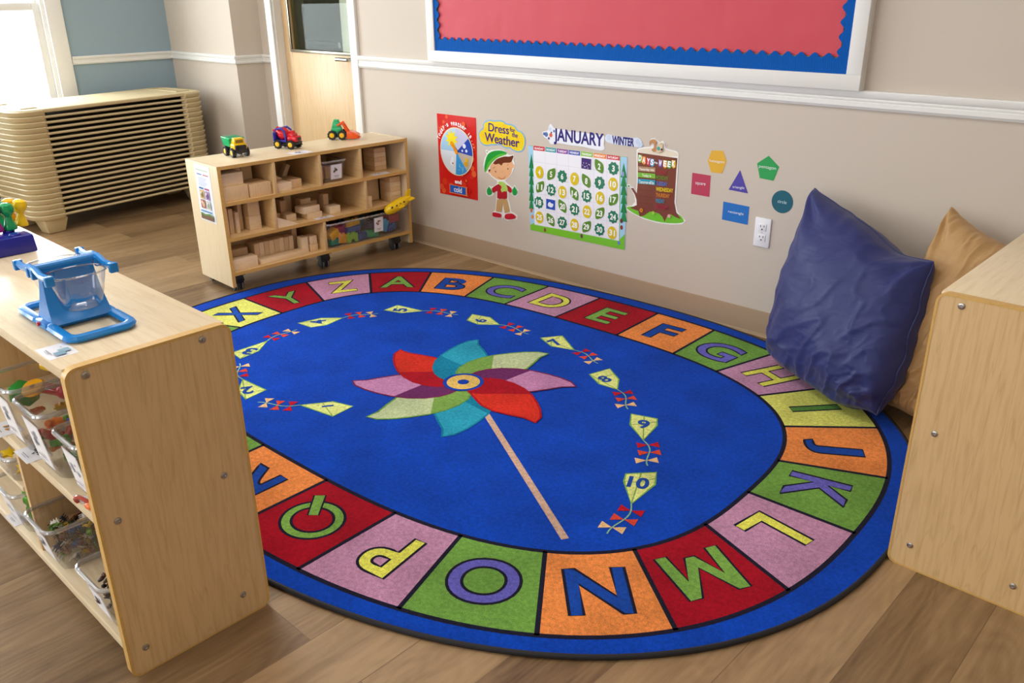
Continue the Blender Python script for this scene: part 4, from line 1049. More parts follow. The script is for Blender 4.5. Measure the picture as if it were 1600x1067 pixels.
# ---- clear bin
def clear_bin(name, loc, rz, L, D, h, label, group=None, taper=.84, sheet=None, t=.0025, rimw=.009):
    """L along local x, D along local y (front at y=0 side, label on the -y face)"""
    r = empty(name, loc, rz, label, 'bin', group)
    def rr(l, d, rad):
        o = []
        for cx0, cy0, a0 in ((l / 2 - rad, d / 2 - rad, 0), (-l / 2 + rad, d / 2 - rad, 90), (-l / 2 + rad, -d / 2 + rad, 180), (l / 2 - rad, -d / 2 + rad, 270)):
            o += [(cx0 + rad * math.cos(math.radians(a0 + q)), cy0 + rad * math.sin(math.radians(a0 + q))) for q in range(0, 91, 18)]
        return o
    rings = [(L * taper * .93, D * taper * .93, .001, .018), (L * taper, D * taper, .007, .02), (L, D, h - .004, .024)]
    vs = []; fs = []
    for l, d, z, rad in rings: vs += [(x, y, z) for x, y in rr(l, d, rad)]
    k = 24
    for i in range(2):
        for j in range(k): fs.append([i * k + j, i * k + (j + 1) % k, (i + 1) * k + (j + 1) % k, (i + 1) * k + j])
    fs.append(list(range(k))[::-1])
    m = MB(); m.raw(vs, fs, CLEAR); m.keep = True; m.build('tub', r, smooth=50)
    m = MB(); m.tube([(x, y, h - .005) for x, y in rr(L + .004, D + .004, .026)], .0052, CLEAR_RIM, 8, True); m.build('rim', r)
    if sheet:
        sw, sh, zc, art, xo = sheet
        A = Art('paper', .0003); A.poly([(-sw / 2 + .003, -sh / 2 + .003), (sw / 2 - .003, -sh / 2 + .003), (sw / 2 - .003, sh / 2 - .003), (-sw / 2 + .003, sh / 2 - .003)], '#F4F3F6'); art(A, sw, sh)
        dy = D * (1 - taper) / 2; an = math.atan2(dy, h); fz = zc / h
        yv = -(D * taper / 2 + dy * fz) - .0028
        Mt = Matrix.Translation((xo, yv, zc)) @ Matrix.Rotation(PI / 2 + an, 4, 'X')
        A.build('label_card', Mt, r, [(-sw / 2, -sh / 2), (sw / 2, -sh / 2), (sw / 2, sh / 2), (-sw / 2, sh / 2)], .0006, '#E4E2EA')
    return r
def art_dots(cols, txt=True, seed=1):
    def f(A, sw, sh):
        q = random.Random(seed)
        for i in range(9): A.poly(ngon((q.uniform(-sw * .22, sw * .22), sh * .12 + q.uniform(-sh * .14, sh * .16)), min(sw, sh) * q.uniform(.04, .09), 8), q.choice(cols))
        if txt: A.ribbon([(-sw * .22, -sh * .27), (sw * .22, -sh * .27)], sh * .035, '#9A98A4', False); A.ribbon([(-sw * .16, -sh * .35), (sw * .16, -sh * .35)], sh * .025, '#A8A6B0', False)
    return f

# ================================================================== ROLLING BLOCK SHELF
SO = Vector((-3.565, 1.866, 0)); SA = math.atan2(.9994, .035)
SL, SD, SB, STOP = 1.072, .312, .030, .597
sh = empty('block_shelf', SO, SA, 'rolling maple shelf of wooden blocks against the poster wall beside the door', 'shelf')
# local: x along the front, y = depth to the back, z up
m = MB(); T = .016
for x in (0, SL - T):
    m = MB(); m.box((x, 0, SB), (x + T, SD, STOP), wood('panel_pale', '#E6D3B0', '#D6BC90', 'Z', .4, .18), .002); f = m.build('side_panel', sh)
    m = MB(); m.box((x - .0004, -.0012, SB + .001), (x + T + .0004, .0015, STOP + .0004), EDGE); m.build('edge_band', f)
m = MB(); m.box((T, 0, STOP - .016), (SL - T, SD, STOP - .001), MAPLE_X, .001); f = m.build('top', sh)
m = MB(); m.box((T, -.0012, STOP - .016), (SL - T, .001, STOP - .0005), EDGE); m.build('edge_band', f)
Z1, Z2, Z3 = .430, .265, .100
INN = wood('shelf_inner', '#E6C48C', '#D0A870', 'Y', .4, .2)
for z in (Z1, Z2, Z3):
    m = MB(); m.box((T, 0, z - .015), (SL - T, SD - .006, z), INN, .001); f = m.build('shelf', sh)
    m = MB(); m.box((T, -.0012, z - .0155), (SL - T, .001, z + .0004), EDGE); m.build('edge_band', f)
m = MB(); m.box((T, SD - .006, Z3 - .015), (SL - T, SD, STOP - .016), wood('maple_back', '#C9A878', '#B08A58', 'X', .5, .2)); m.build('back_panel', sh)
for x, za, zb in ((.282, Z1, STOP - .016), (.532, Z1, STOP - .016), (.772, Z1, STOP - .016), (.262, Z2, Z1 - .015), (.790, Z2, Z1 - .015), (.526, Z3, Z2 - .015)):
    m = MB(); m.box((x - .0075, .001, za), (x + .0075, SD - .006, zb), INN, .001); m.build('divider', sh)
BLK = mat('#1C1C20', 'plastic'); GRY = mat('#8C8C94', 'plastic')
for x in (.048, .530, .985):
    for y in (.045, SD - .045):
        m = MB(); m.box((x - .03, y - .03, Z3 - .024), (x + .03, y + .03, Z3 - .0155), BLK, .002); m.tap((x - .028, y - .026, .044), (x + .028, y + .030, .078), BLK, .8, .8, .008)
        m.cyl((x, y, Z3 - .022), (x, y, .045), .010, BLK); m.tap((x - .024, y - .022, .036), (x + .024, y + .028, .062), BLK, .8, .8, .006)
        f = m.build('caster', sh)
        for dx in (-.015, .015):
            m = MB(); m.cyl((x + dx - .008, y + .006, .024), (x + dx + .008, y + .006, .024), .0235, BLK, 20); m.cyl((x + dx - .0045, y + .006, .024), (x + dx + .0045, y + .006, .024), .0243, GRY, 20); m.build('wheel', f)
# notice taped on the end panel (the panel looks towards -Y world = local -x)
A = Art('paper', .0002)
W_, H_ = .150, .262
A.ribbon([(-.06, .108), (.055, .108)], .004, '#A8C498', False)
A.ribbon([(-.055, .088), (-.008, .088)], .006, '#8090C8', False); A.ribbon([(.005, .088), (.058, .088)], .006, '#C08098', False)
for i in range(6): A.ribbon([(-.045, .072 - i * .007), (.04 - (i % 3) * .01, .072 - i * .007)], .0025, '#B4BCE0', False)
A.poly([(-.048, .020), (-.006, .020), (-.006, .028), (-.048, .028)], '#2C6CB0'); A.poly([(.006, .020), (.05, .020), (.05, .028), (.006, .028)], '#B0507C')
for (x, z, a, b) in ((-.047, -.025, '#C8A868', '#7C6848'), (.006, -.025, '#A888B8', '#604878'), (-.047, -.070, '#A86050', '#D0B090'), (.006, -.070, '#C8C4C0', '#8C9C88')):
    A.poly([(x, z), (x + .042, z), (x + .042, z + .040), (x, z + .040)], a); A.poly(ngon((x + .024, z + .018), .013, 10), b); A.poly(ngon((x + .012, z + .028), .007, 8), '#E0D8CC')
A.poly([(-.055, -.086), (.055, -.086), (.055, -.080), (-.055, -.080)], '#3C80C0')
A.poly([(-.060, -.122), (.060, -.122), (.060, -.098), (.03, -.094), (-.02, -.102), (-.060, -.096)], '#74523C'); A.poly([(-.060, -.100), (-.02, -.106), (.03, -.098), (.060, -.104), (.060, -.095), (.03, -.090), (-.02, -.098), (-.060, -.092)], '#58883C')
Mn = Matrix.Translation((-.0012, .150, .455)) @ Matrix(((0, 0, -1, 0), (-1, 0, 0, 0), (0, 1, 0, 0), (0, 0, 0, 1)))
nb = A.build('notice_sheet', Matrix.Identity(4), None, [(-W_ / 2, -H_ / 2), (W_ / 2, -H_ / 2), (W_ / 2, H_ / 2), (-W_ / 2, H_ / 2)], .0006, '#E8EEF6')
nb.matrix_world = Matrix.Translation(SO) @ Matrix.Rotation(SA, 4, 'Z') @ Mn
tag(nb, 'printed notice sheet with four small photos taped to the block shelf end', 'notice')

MS = Matrix.Translation(SO) @ Matrix.Rotation(SA, 4, 'Z')
def SP(u, dep, z): return MS @ Vector((u, dep, z))
GW = {'tl': 'wooden blocks in the top left cubby', 't2': 'wooden blocks in the second top cubby', 'tr': 'wooden blocks in the top right cubby', 'ml': 'wooden blocks in the middle left cubby', 'mm': 'wooden blocks in the wide middle cubby', 'mr': 'wooden blocks in the middle right cubby', 'bl': 'wooden blocks in the bottom left cubby'}
bi = 0
def block(u, dep, z, su, sd, sz, label, g, rot=0, shape='box', tilt=0, name='wooden_block'):
    """u, dep = centre, z = underside"""
    global bi
    bi += 1; mt = BLOCKS[bi % 4]; m = MB()
    if shape == 'box': m.box((-su / 2, -sd / 2, 0), (su / 2, sd / 2, sz), mt, .0015)
    elif shape == 'tri': m.prism([(-su / 2, 0), (su / 2, 0), (-su / 2, sz)], -sd / 2, sd / 2, mt, Matrix(((1, 0, 0, 0), (0, 0, 1, 0), (0, 1, 0, 0), (0, 0, 0, 1))))
    elif shape == 'cyl': m.cyl((0, 0, 0), (0, 0, sz), su / 2, mt, 20)
    elif shape == 'arch':
        P = [(-su / 2, 0), (-su * .25, 0)] + [(-su * .25 * math.cos(t * PI / 8), su * .25 * math.sin(t * PI / 8)) for t in range(1, 8)] + [(su * .25, 0), (su / 2, 0), (su / 2, sz), (-su / 2, sz)]
        m.prism(P, -sd / 2, sd / 2, mt, Matrix(((1, 0, 0, 0), (0, 0, 1, 0), (0, 1, 0, 0), (0, 0, 0, 1))))
    o = m.build(name)
    p = SP(u, dep, z + .0004); o.matrix_world = Matrix.Translation(p) @ Matrix.Rotation(SA + rot, 4, 'Z') @ Matrix.Rotation(tilt, 4, 'Y')
    tag(o, label, 'block', GW[g]); return o
# top left
block(.085, .085, Z1, .128, .13, .066, 'long pale block, lower left front in the top left cubby', 'tl')
block(.080, .100, Z1 + .0665, .122, .12, .056, 'long pale block stacked upper left in the top left cubby', 'tl')
block(.212, .080, Z1, .112, .12, .060, 'long pale block, lower right front in the top left cubby', 'tl')
block(.172, .185, Z1, .038, .06, .118, 'upright striped block at the back of the top left cubby', 'tl')
block(.222, .190, Z1, .055, .07, .118, 'tall upright block behind the right front one in top left cubby', 'tl')
# second top
block(.338, .075, Z1, .084, .10, .040, 'flat block at the left front of the second top cubby', 't2')
block(.425, .110, Z1, .062, .10, .040, 'flat block right of the front one in the second top cubby', 't2')
block(.352, .140, Z1 + .041, .070, .05, .040, 'wedge block lying on the left block in second top cubby', 't2', shape='tri')
block(.395, .230, Z1 + .011, .022, .04, .095, 'long dim block leaning at the back of second top cubby', 't2', tilt=-.45)
block(.445, .235, Z1 + .012, .022, .04, .080, 'shorter block leaning right at the back of second top cubby', 't2', tilt=.5)
# top right
for k in range(5): block(.965, .15, Z1 + k * .0235, .075, .10, .023, ['lowest flat block of the lit stack in top right cubby', 'second lowest flat block of the lit stack in top right cubby', 'middle flat block of the lit stack in top right cubby', 'second highest flat block of the lit stack in top right cubby', 'highest flat block of the lit stack in top right cubby'][k], 'tr')
for k in range(4): block(.852, .235, Z1 + k * .0265, .09, .07, .026, ['lowest curved block of the shaded stack in top right cubby', 'second curved block of the shaded stack in top right cubby', 'third curved block of the shaded stack in top right cubby', 'highest curved block of the shaded stack in top right cubby'][k], 'tr')
# middle left
block(.188, .095, Z2, .062, .06, .066, 'lower block of the upright pair in the middle left cubby', 'ml')
block(.188, .095, Z2 + .0665, .060, .058, .066, 'upper block of the upright pair in the middle left cubby', 'ml')
block(.044, .12, Z2, .022, .10, .125, 'thin upright plank at the far left of middle left cubby', 'ml')
block(.070, .12, Z2, .022, .10, .118, 'second thin upright plank from the left in middle left cubby', 'ml')
block(.096, .10, Z2, .018, .08, .100, 'short thin upright plank in the middle left cubby', 'ml')
block(.138, .16, Z2, .022, .10, .130, 'thin upright plank just left of the pair in middle left cubby', 'ml')
# middle wide
block(.330, .022, Z2, .118, .034, .052, 'large flat triangular block at the front of the wide middle cubby', 'mm', shape='tri')
block(.318, .17, Z2, .085, .08, .036, 'dim block behind the triangle in the wide middle cubby', 'mm')
block(.385, .10, Z2, .055, .06, .036, 'small cube just right of the triangle in the wide middle cubby', 'mm')
block(.500, .075, Z2, .085, .07, .030, 'lowest block of the centre pile in the wide middle cubby', 'mm')
block(.485, .080, Z2 + .0305, .100, .07, .032, 'long top block of the centre pile in the wide middle cubby', 'mm', rot=.1)
block(.405, .19, Z2, .035, .04, .085, 'narrow upright block left of the centre pile in wide middle cubby', 'mm')
block(.530, .19, Z2, .060, .05, .075, 'block behind the centre pile in the wide middle cubby', 'mm')
block(.465, .25, Z2, .040, .04, .105, 'tall block at the back of the wide middle cubby', 'mm')
block(.630, .085, Z2, .064, .06, .038, 'small block at the right of the wide middle cubby', 'mm')
block(.635, .165, Z2, .030, .05, .085, 'narrow upright block behind the small right one in wide middle cubby', 'mm')
block(.585, .215, Z2, .050, .05, .050, 'dark low block at the back right of the wide middle cubby', 'mm', shape='arch')
# middle right
block(.820, .040, Z2, .026, .05, .062, 'short upright block at the left front of middle right cubby', 'mr')
block(.815, .10, Z2, .018, .05, .085, 'thin taller block behind the short one in middle right cubby', 'mr')
for k in range(5): block(1.012, .09, Z2 + k * .0262, .070, .09, .0258, ['lowest brick of the lit pile in the middle right cubby', 'second lowest brick of the lit pile in the middle right cubby', 'middle brick of the lit pile in the middle right cubby', 'second highest brick of the lit pile in the middle right cubby', 'highest brick of the lit pile in the middle right cubby'][k], 'mr')
block(.938, .20, Z2, .080, .10, .132, 'tall wide block in shade in the middle right cubby', 'mr')
block(.880, .22, Z2, .014, .10, .125, 'thin dark upright plank in the middle right cubby', 'mr')
# bottom left
block(.088, .055, Z3, .135, .06, .052, 'pale short block at the left front of the bottom left cubby', 'bl')
block(.090, .155, Z3, .130, .08, .075, 'wide block behind the pale front one in the bottom left cubby', 'bl')
block(.295, .055, Z3, .250, .06, .022, 'long low plank along the front of the bottom left cubby', 'bl')
for k in range(8): block(.190 + k * .0272, .125, Z3, .0258, .07, .088 + .001 * (k % 3), 'thin upright block in the close row across the bottom left cubby', 'bl')
block(.25, .238, Z3, .42, .07, .105, 'long thick board behind the row in the bottom left cubby', 'bl')
block(.432, .07, Z3, .034, .05, .080, 'upright block right of the row in the bottom left cubby', 'bl')
block(.478, .065, Z3, .044, .05, .036, 'low cube at the right front of the bottom left cubby', 'bl')
block(.478, .065, Z3 + .0368, .040, .048, .042, 'small block on the low cube in the bottom left cubby', 'bl')
block(.430, .145, Z3, .030, .04, .120, 'tall slim block at the right of the bottom left cubby', 'bl', shape='cyl')
# small label cards lying on the shelves
def card(M, w_, h_, label, seed, cols=('#404850', '#6C8CA0', '#9098A8'), name='label_card', cat='label card', group=None, big=None):
    A = Art('paper', .0002); art_dots(list(cols), True, seed)(A, w_, h_)
    if big: big(A)
    o = A.build(name, Matrix.Identity(4), None, [(-w_ / 2, -h_ / 2), (w_ / 2, -h_ / 2), (w_ / 2, h_ / 2), (-w_ / 2, h_ / 2)], .0005, '#ECEBF0'); o.matrix_world = M; tag(o, label, cat, group); return o
card(MS @ Matrix.Translation((.905, .028, Z1 + .0008)), .105, .045, 'pale label card at the front of the top right cubby', 3)
card(MS @ Matrix.Translation((.540, .022, Z2 + .0008)), .105, .038, 'white label card at the front of the wide middle cubby', 4)
card(MS @ Matrix.Translation((.455, .045, STOP + .0003)), .105, .07, 'white label card on top of the block shelf between red and orange trucks', 5, group=None)

# ---- bins in the shelf
clear_bin('storage_bin', SP(.622, .125, Z1 + .0004), SA, .150, .22, .110, 'small clear bin with a photo label in the third top cubby', None, .86, (.066, .074, .052, art_dots(['#6C6048', '#8C8468', '#4C5844'], True, 8), .012))
bin_big = SP(.786, .150, Z3 + .0004)
clear_bin('storage_bin', bin_big, SA, .508, .34, .136, 'long clear bin of colourful building bricks in the bottom right cubby', None, .93, (.058, .078, .078, art_dots(['#8A5038', '#4C342C', '#A87858'], True, 9), .055))
o = block(.0, 0, 0, .05, .03, .07, 'pale block standing inside the small clear bin at its left', 't2'); o.location = SP(.590, .125, Z1 + .003); o['group'] = 'blocks inside the small clear bin'
o = block(.0, 0, 0, .05, .03, .06, 'pale block lying inside the small clear bin at its right', 't2'); o.location = SP(.655, .13, Z1 + .003); o['group'] = 'blocks inside the small clear bin'

def brick(loc, size, col, nstud, label, rz=0, tilt=(0, 0), arch=False):
    mt = mat(col, 'plastic'); x, y, z = size; r = empty('toy_brick')
    m = MB()
    if arch:
        P = [(-x / 2, 0), (-x * .22, 0)] + [(-x * .22 * math.cos(t * PI / 8), x * .3 * math.sin(t * PI / 8)) for t in range(1, 8)] + [(x * .22, 0), (x / 2, 0), (x / 2, z), (-x / 2, z)]
        m.prism(P, -y / 2, y / 2, mt, Matrix(((1, 0, 0, 0), (0, 0, 1, 0), (0, 1, 0, 0), (0, 0, 0, 1))))
    else: m.box((-x / 2, -y / 2, 0), (x / 2, y / 2, z), mt, .0015)
    m.build('brick_body', r)
    m = MB(); a, b = nstud
    for i in range(a):
        for j in range(b): m.cyl((-x / 2 + x * (i + .5) / a, -y / 2 + y * (j + .5) / b, z - .001), (-x / 2 + x * (i + .5) / a, -y / 2 + y * (j + .5) / b, z + .006), min(x / a, y / b) * .32, mt, 12)
    m.build('studs', r)
    r.matrix_world = Matrix.Translation(loc) @ Matrix.Rotation(rz, 4, 'Z') @ Matrix.Rotation(tilt[0], 4, 'X') @ Matrix.Rotation(tilt[1], 4, 'Y')
    tag(r, label, 'toy brick', 'building bricks in the long clear bin'); return r
def BPt(u, d, z): return SP(u, d, Z3 + z)
bs = [((.605, .06, .044), (.064, .05, .038), '#F4C018', (3, 2), 'tilted yellow brick at the left end of the long bin', .3, (.1, -.5)),
      ((.640, .045, .010), (.05, .032, .046), '#F0A818', (2, 1), 'orange yellow brick standing low at the left front of the long bin', .1, (0, .2)),
      ((.598, .05, .008), (.062, .04, .028), '#1E8C5C', (3, 2), 'dark green brick low at the left front of the long bin', .1, (0, 0)),
      ((.672, .10, .050), (.080, .06, .034), '#B82438', (4, 2), 'crimson brick left of the yellow studded one in the long bin', .1, (0, .05)),
      ((.735, .075, .078), (.088, .032, .030), '#F8C41C', (4, 1), 'yellow brick with four studs above the rim of the long bin', .05, (0, -.06)),
      ((.735, .08, .048), (.082, .05, .026), '#3C68B4', (4, 2), 'mid blue brick under the studded yellow one in the long bin', .05, (0, 0)),
      ((.700, .035, .006), (.062, .032, .042), '#8CC434', (2, 1), 'lime green arched brick at the front of the long bin', .0, (0, 0), True),
      ((.765, .045, .006), (.064, .05, .03), '#2A4C8C', (2, 2), 'navy brick right of the lime arch in the long bin', .2, (0, 0)),
      ((.830, .045, .006), (.070, .05, .028), '#1E9C64', (3, 2), 'green brick low in the middle front of the long bin', -.1, (0, .1)),
      ((.905, .045, .020), (.036, .036, .062), '#2CA4D8', (1, 1), 'sky blue upright brick leaning at the right of the long bin', 0, (0, .35)),
      ((.958, .05, .018), (.060, .05, .030), '#3058A8', (3, 2), 'royal blue brick at the right front of the long bin', .2, (0, -.1)),
      ((.985, .07, .055), (.070, .06, .040), '#B02440', (3, 2), 'crimson brick at the right end of the long bin', 0, (0, 0)),
      ((.985, .07, .0965), (.046, .04, .020), '#F0B820', (2, 2), 'small yellow brick on top of the right crimson one', 0.1, (0, 0)),
      ((.870, .10, .040), (.076, .06, .030), '#5C4878', (3, 2), 'purple brick behind the sky blue one in the long bin', .2, (0, 0)),
      ((.820, .14, .050), (.080, .06, .038), '#28809C', (3, 2), 'teal brick in the middle back of the long bin', -.1, (0, 0)),
      ((.660, .18, .040), (.080, .06, .042), '#6C2C34', (3, 2), 'dark red brick at the back left of the long bin', .2, (0, 0)),
      ((.980, .17, .040), (.070, .08, .045), '#2C8C58', (2, 2), 'green brick at the back right of the long bin', 0, (0, 0)),
      ((.750, .20, .020), (.090, .08, .050), '#3C4C90', (3, 3), 'dusty blue brick at the back of the long bin', 0, (0, 0)),
      ((.580, .17, .010), (.060, .08, .050), '#C89018', (2, 2), 'ochre brick at the back of the left end of the long bin', 0, (0, 0))]
for b in bs:
    u, d, z = b[0]; brick(BPt(u, d, z), b[1], b[2], b[3], b[4], SA + b[5], b[6], len(b) > 7)
# yellow toy plane riding on the bin rim
pr = empty('toy_plane', SP(.955, -.046, Z3 + .170), SA, 'yellow plastic toy plane with round windows lying on the long bin', 'toy plane')
YEL = mat('#F4CC10', 'gloss'); DKM = mat('#3A2818', 'matte')
pr.rotation_euler = (0, -.2, SA)
m = MB(); M_ = Matrix.Rotation(math.radians(90), 4, 'Y')
m.lathe([(0, -.092), (.012, -.088), (.022, -.075), (.028, -.05), (.030, -.01), (.028, .03), (.020, .065), (.012, .085), (0, .088)], YEL, 24, Matrix.Rotation(-.09, 4, 'Y') @ M_ @ Matrix.Scale(1.0, 4)); m.build('fuselage', pr)
m = MB(); m.prism([(.045, 0), (.085, 0), (.098, .040), (.075, .042)], -.004, .004, YEL, Matrix(((1, 0, 0, 0), (0, 0, 1, 0), (0, 1, 0, .012), (0, 0, 0, 1))), .0015); m.build('tail_fin', pr)
m = MB(); m.prism([(.055, -.038), (.088, -.038), (.095, 0), (.088, .038), (.055, .038), (.045, 0)], .004, .011, YEL, None, .0015); m.build('tail_wing', pr)
m = MB(); m.prism([(-.02, -.038), (.012, -.042), (.025, 0), (.012, .042), (-.02, .038), (-.03, 0)], -.010, -.002, YEL, None, .002); m.build('wing', pr)
m = MB()
for i, x in enumerate((-.055, -.028, -.003, .022)):
    m.sphere((x, -.026 + (.004 if i == 0 else 0), .009 + x * .06), .0062 if i else .0085, DKM, 12, (1, .35, 1))
m.build('windows', pr)

# ---- the three toy trucks
TY = mat('#1A1A1E', 'plastic')
def wheel(parent, x, y, r, wd, hub='#F6C414'):
    s = 1 if y > 0 else -1; m = MB()
    prof = [(0, 0), (r * .62, 0), (r * .95, wd * .12), (r, wd * .25), (r, wd * .8), (r * .9, wd), (r * .6, wd), (r * .58, wd * .8), (0, wd * .8)]
    M = Matrix.Translation((x, y - s * wd / 2, r)) @ Matrix.Rotation(-s * PI / 2, 4, 'X'); m.lathe(prof, TY, 20, M)
    for k in range(10):
        a = 2 * PI * k / 10; m.box((-.0025, -.0012, 0), (.0025, .0012, wd * .9), TY, 0, M @ Matrix.Rotation(a, 4, 'Z') @ Matrix.Translation((0, r, 0)))
    f = m.build('wheel', parent)
    m = MB(); m.lathe([(0, wd * .8), (r * .56, wd * .8), (r * .56, wd * .95), (r * .45, wd * 1.02), (r * .18, wd * 1.02), (0, wd * 1.08)], mat(hub, 'plastic'), 18, M); m.build('hub', f)
def truck_at(px, py, ang, name, label, cat, sc_=1.35):
    p = FP(px, py, STOP); t = empty(name, (p.x, p.y, STOP + .0002), math.radians(ang), label, cat, 'toy trucks on top of the block shelf'); t.scale = (sc_,) * 3; return t
# dump truck
t = truck_at(370, 243, -6, 'toy_dump_truck', 'toy dump truck with green tipper and yellow cab, left on the shelf top', 'toy truck', 1.28)
Y_, G_ = mat('#F2C81A', 'gloss'), mat('#1FB06E', 'gloss')
m = MB(); m.box((-.045, -.020, .018), (.045, .020, .030), TY, .003); m.box((.030, -.022, .014), (.050, .022, .044), TY, .005); m.build('chassis', t)
m = MB(); m.tap((.008, -.026, .028), (.046, .026, .048), Y_, .95, .95, .004); m.tap((.010, -.022, .046), (.040, .022, .068), Y_, .8, .85, .004); m.build('cab', t)
m = MB(); m.box((.0375, -.015, .050), (.0395, .015, .062), mat('#8A6A10', 'matte'), .001); m.box((.0465, -.008, .024), (.052, .008, .042), TY, .002); m.build('windscreen', t)
m = MB(); m.tap((-.050, -.026, .034), (.006, .026, .066), G_, 1.18, 1.12, .003); m.box((-.058, -.030, .062), (.018, .030, .067), G_, .002); m.build('tipper', t)
m = MB(); m.box((-.045, -.022, .066), (.002, .022, .0675), mat('#138050', 'matte'), .0); m.build('tipper_floor', t)
for x in (-.028, .030):
    for y in (-.026, .026): wheel(t, x, y, .0165, .014)
# cement mixer
t = truck_at(452, 231, 24, 'toy_cement_mixer', 'toy cement mixer with red cab and blue frame, middle truck on the shelf', 'toy truck', 1.22)
R_, B_ = mat('#D81828', 'gloss'), mat('#2A2CA0', 'gloss')
m = MB(); m.box((-.050, -.018, .016), (.046, .018, .028), TY, .003); m.build('chassis', t)
m = MB(); m.tap((.006, -.023, .028), (.050, .023, .050), R_, .92, .94, .005); m.tap((.006, -.020, .048), (.036, .020, .062), R_, .78, .85, .004); m.box((.010, -.010, .060), (.030, .010, .070), R_, .003); m.build('cab', t)
m = MB(); m.box((.0485, -.012, .032), (.0525, .012, .044), TY, .002); m.build('grille', t)
m = MB(); m.lathe([(0, -.026), (.012, -.026), (.024, -.008), (.025, .006), (.016, .026), (.011, .034), (.013, .036), (0, .036)], R_, 20, Matrix.Translation((-.018, 0, .056)) @ Matrix.Rotation(math.radians(-62), 4, 'Y')); m.build('drum', t)
m = MB()
for y in (-.024, .024): m.tube([(-.050, y, .028), (-.050, y, .062), (-.038, y, .076), (-.016, y, .080), (.000, y, .070), (.004, y, .034)], .0045, B_, 8)
m.box((-.050, -.022, .028), (-.044, .022, .064), B_, .002); m.box((-.036, -.022, .074), (-.014, .022, .081), B_, .003); m.box((-.052, -.026, .026), (.006, .026, .034), B_, .002); m.build('drum_frame', t)
m = MB(); m.tube([(-.052, -.008, .072), (-.062, -.008, .070), (-.064, 0, .060), (-.062, .008, .070), (-.052, .008, .072)], .003, R_, 8); m.build('chute', t)
for x in (-.034, .026):
    for y in (-.026, .026): wheel(t, x, y, .0175, .014)
# loader
t = truck_at(529, 217, 42, 'toy_loader', 'toy loader with green body and orange bucket, right truck on the shelf', 'toy truck', 1.18)
O2 = mat('#F05A14', 'gloss')
m = MB(); m.box((-.030, -.016, .018), (.026, .016, .034), G_, .004); m.tap((-.030, -.020, .032), (.022, .020, .052), G_, .8, .9, .005); m.tap((-.024, -.018, .048), (.016, .018, .078), G_, .66, .8, .005); m.box((-.014, -.012, .076), (.008, .012, .085), G_, .003); m.build('body', t)
m = MB()
for y in (-.014, .014): m.tube([(.002, y, .060), (.024, y, .072), (.038, y, .044), (.050, y, .026)], .0055, O2, 8)
m.box((.016, -.016, .062), (.030, .016, .072), O2, .003); m.build('lift_arm', t)
m = MB(); m.prism([(.040, .004), (.088, .004), (.094, .020), (.060, .036), (.044, .034)], -.027, .027, O2, Matrix(((1, 0, 0, 0), (0, 0, 1, 0), (0, 1, 0, 0), (0, 0, 0, 1))), .002)
for k in range(4): m.box((.086, -.024 + k * .0135, .004), (.096, -.017 + k * .0135, .009), O2, .001)
m.build('bucket', t)
for x in (-.022, .022):
    for y in (-.024, .024): wheel(t, x, y, .0195, .015)

# ================================================================== THINGS ON THE LEFT CABINET
TOPZ = .700
# bucket balance
bal = empty('bucket_balance', (-1.775, .577, TOPZ + .0003), 0, 'blue plastic bucket balance with two clear buckets on the toy cabinet', 'balance scale')
BLU = mat('#1C84D4', 'gloss')
m = MB()
def loop(x0, x1, y0, y1, r=.022):
    o = []
    for cx0, cy0, a0 in ((x1 - r, y1 - r, 0), (x0 + r, y1 - r, 90), (x0 + r, y0 + r, 180), (x1 - r, y0 + r, 270)):
        o += [(cx0 + r * math.cos(math.radians(a0 + q)), cy0 + r * math.sin(math.radians(a0 + q)), .009) for q in range(0, 91, 18)]
    return o
for (a, b) in ((.022, .140), (-.140, -.022)):
    m.tube(loop(a, b, -.062, .062), .0115, BLU, 8, True, None, .75)
m.box((-.03, -.072, .001), (.03, .072, .016), BLU, .004)
m.build('base', bal)
# curved tower
m = MB(); vs = []; fs = []; lv = []
for i in range(11):
    t_ = i / 10; z = .012 + .112 * t_; hx_ = .010 + .032 * (1 - t_) ** 2.2; hy = .060 - .010 * t_; lv.append((hx_, hy, z))
for hx_, hy, z in lv: vs += [(hx_, hy, z), (-hx_, hy, z), (-hx_, -hy, z), (hx_, -hy, z)]
for i in range(10):
    for j in range(4): fs.append([i * 4 + j, i * 4 + (j + 1) % 4, (i + 1) * 4 + (j + 1) % 4, (i + 1) * 4 + j])
fs += [[3, 2, 1, 0], [40, 41, 42, 43]]
m.raw(vs, fs, BLU); m.build('tower', bal, smooth=60)
beam = MB()
for y in (-.062, .062):
    P = [(-.088, y, .118), (-.078, y, .124), (-.045, y, .122), (-.015, y, .130), (.015, y, .130), (.045, y, .122), (.078, y, .124), (.088, y, .118)]
    beam.tube(P, .0068, BLU, 8, False, None, 1.2)
    for x in (-.086, -.012, .012, .086): beam.box((x - .006, y - .0085, .110), (x + .006, y + .0085, .131), BLU, .002)
beam.cyl((0, -.066, .128), (0, .066, .128), .0095, BLU, 12)
for y in (-.060, .060): beam.box((-.016, y - .004, .112), (.016, y + .004, .134), BLU, .002)
beam.build('beam', bal)
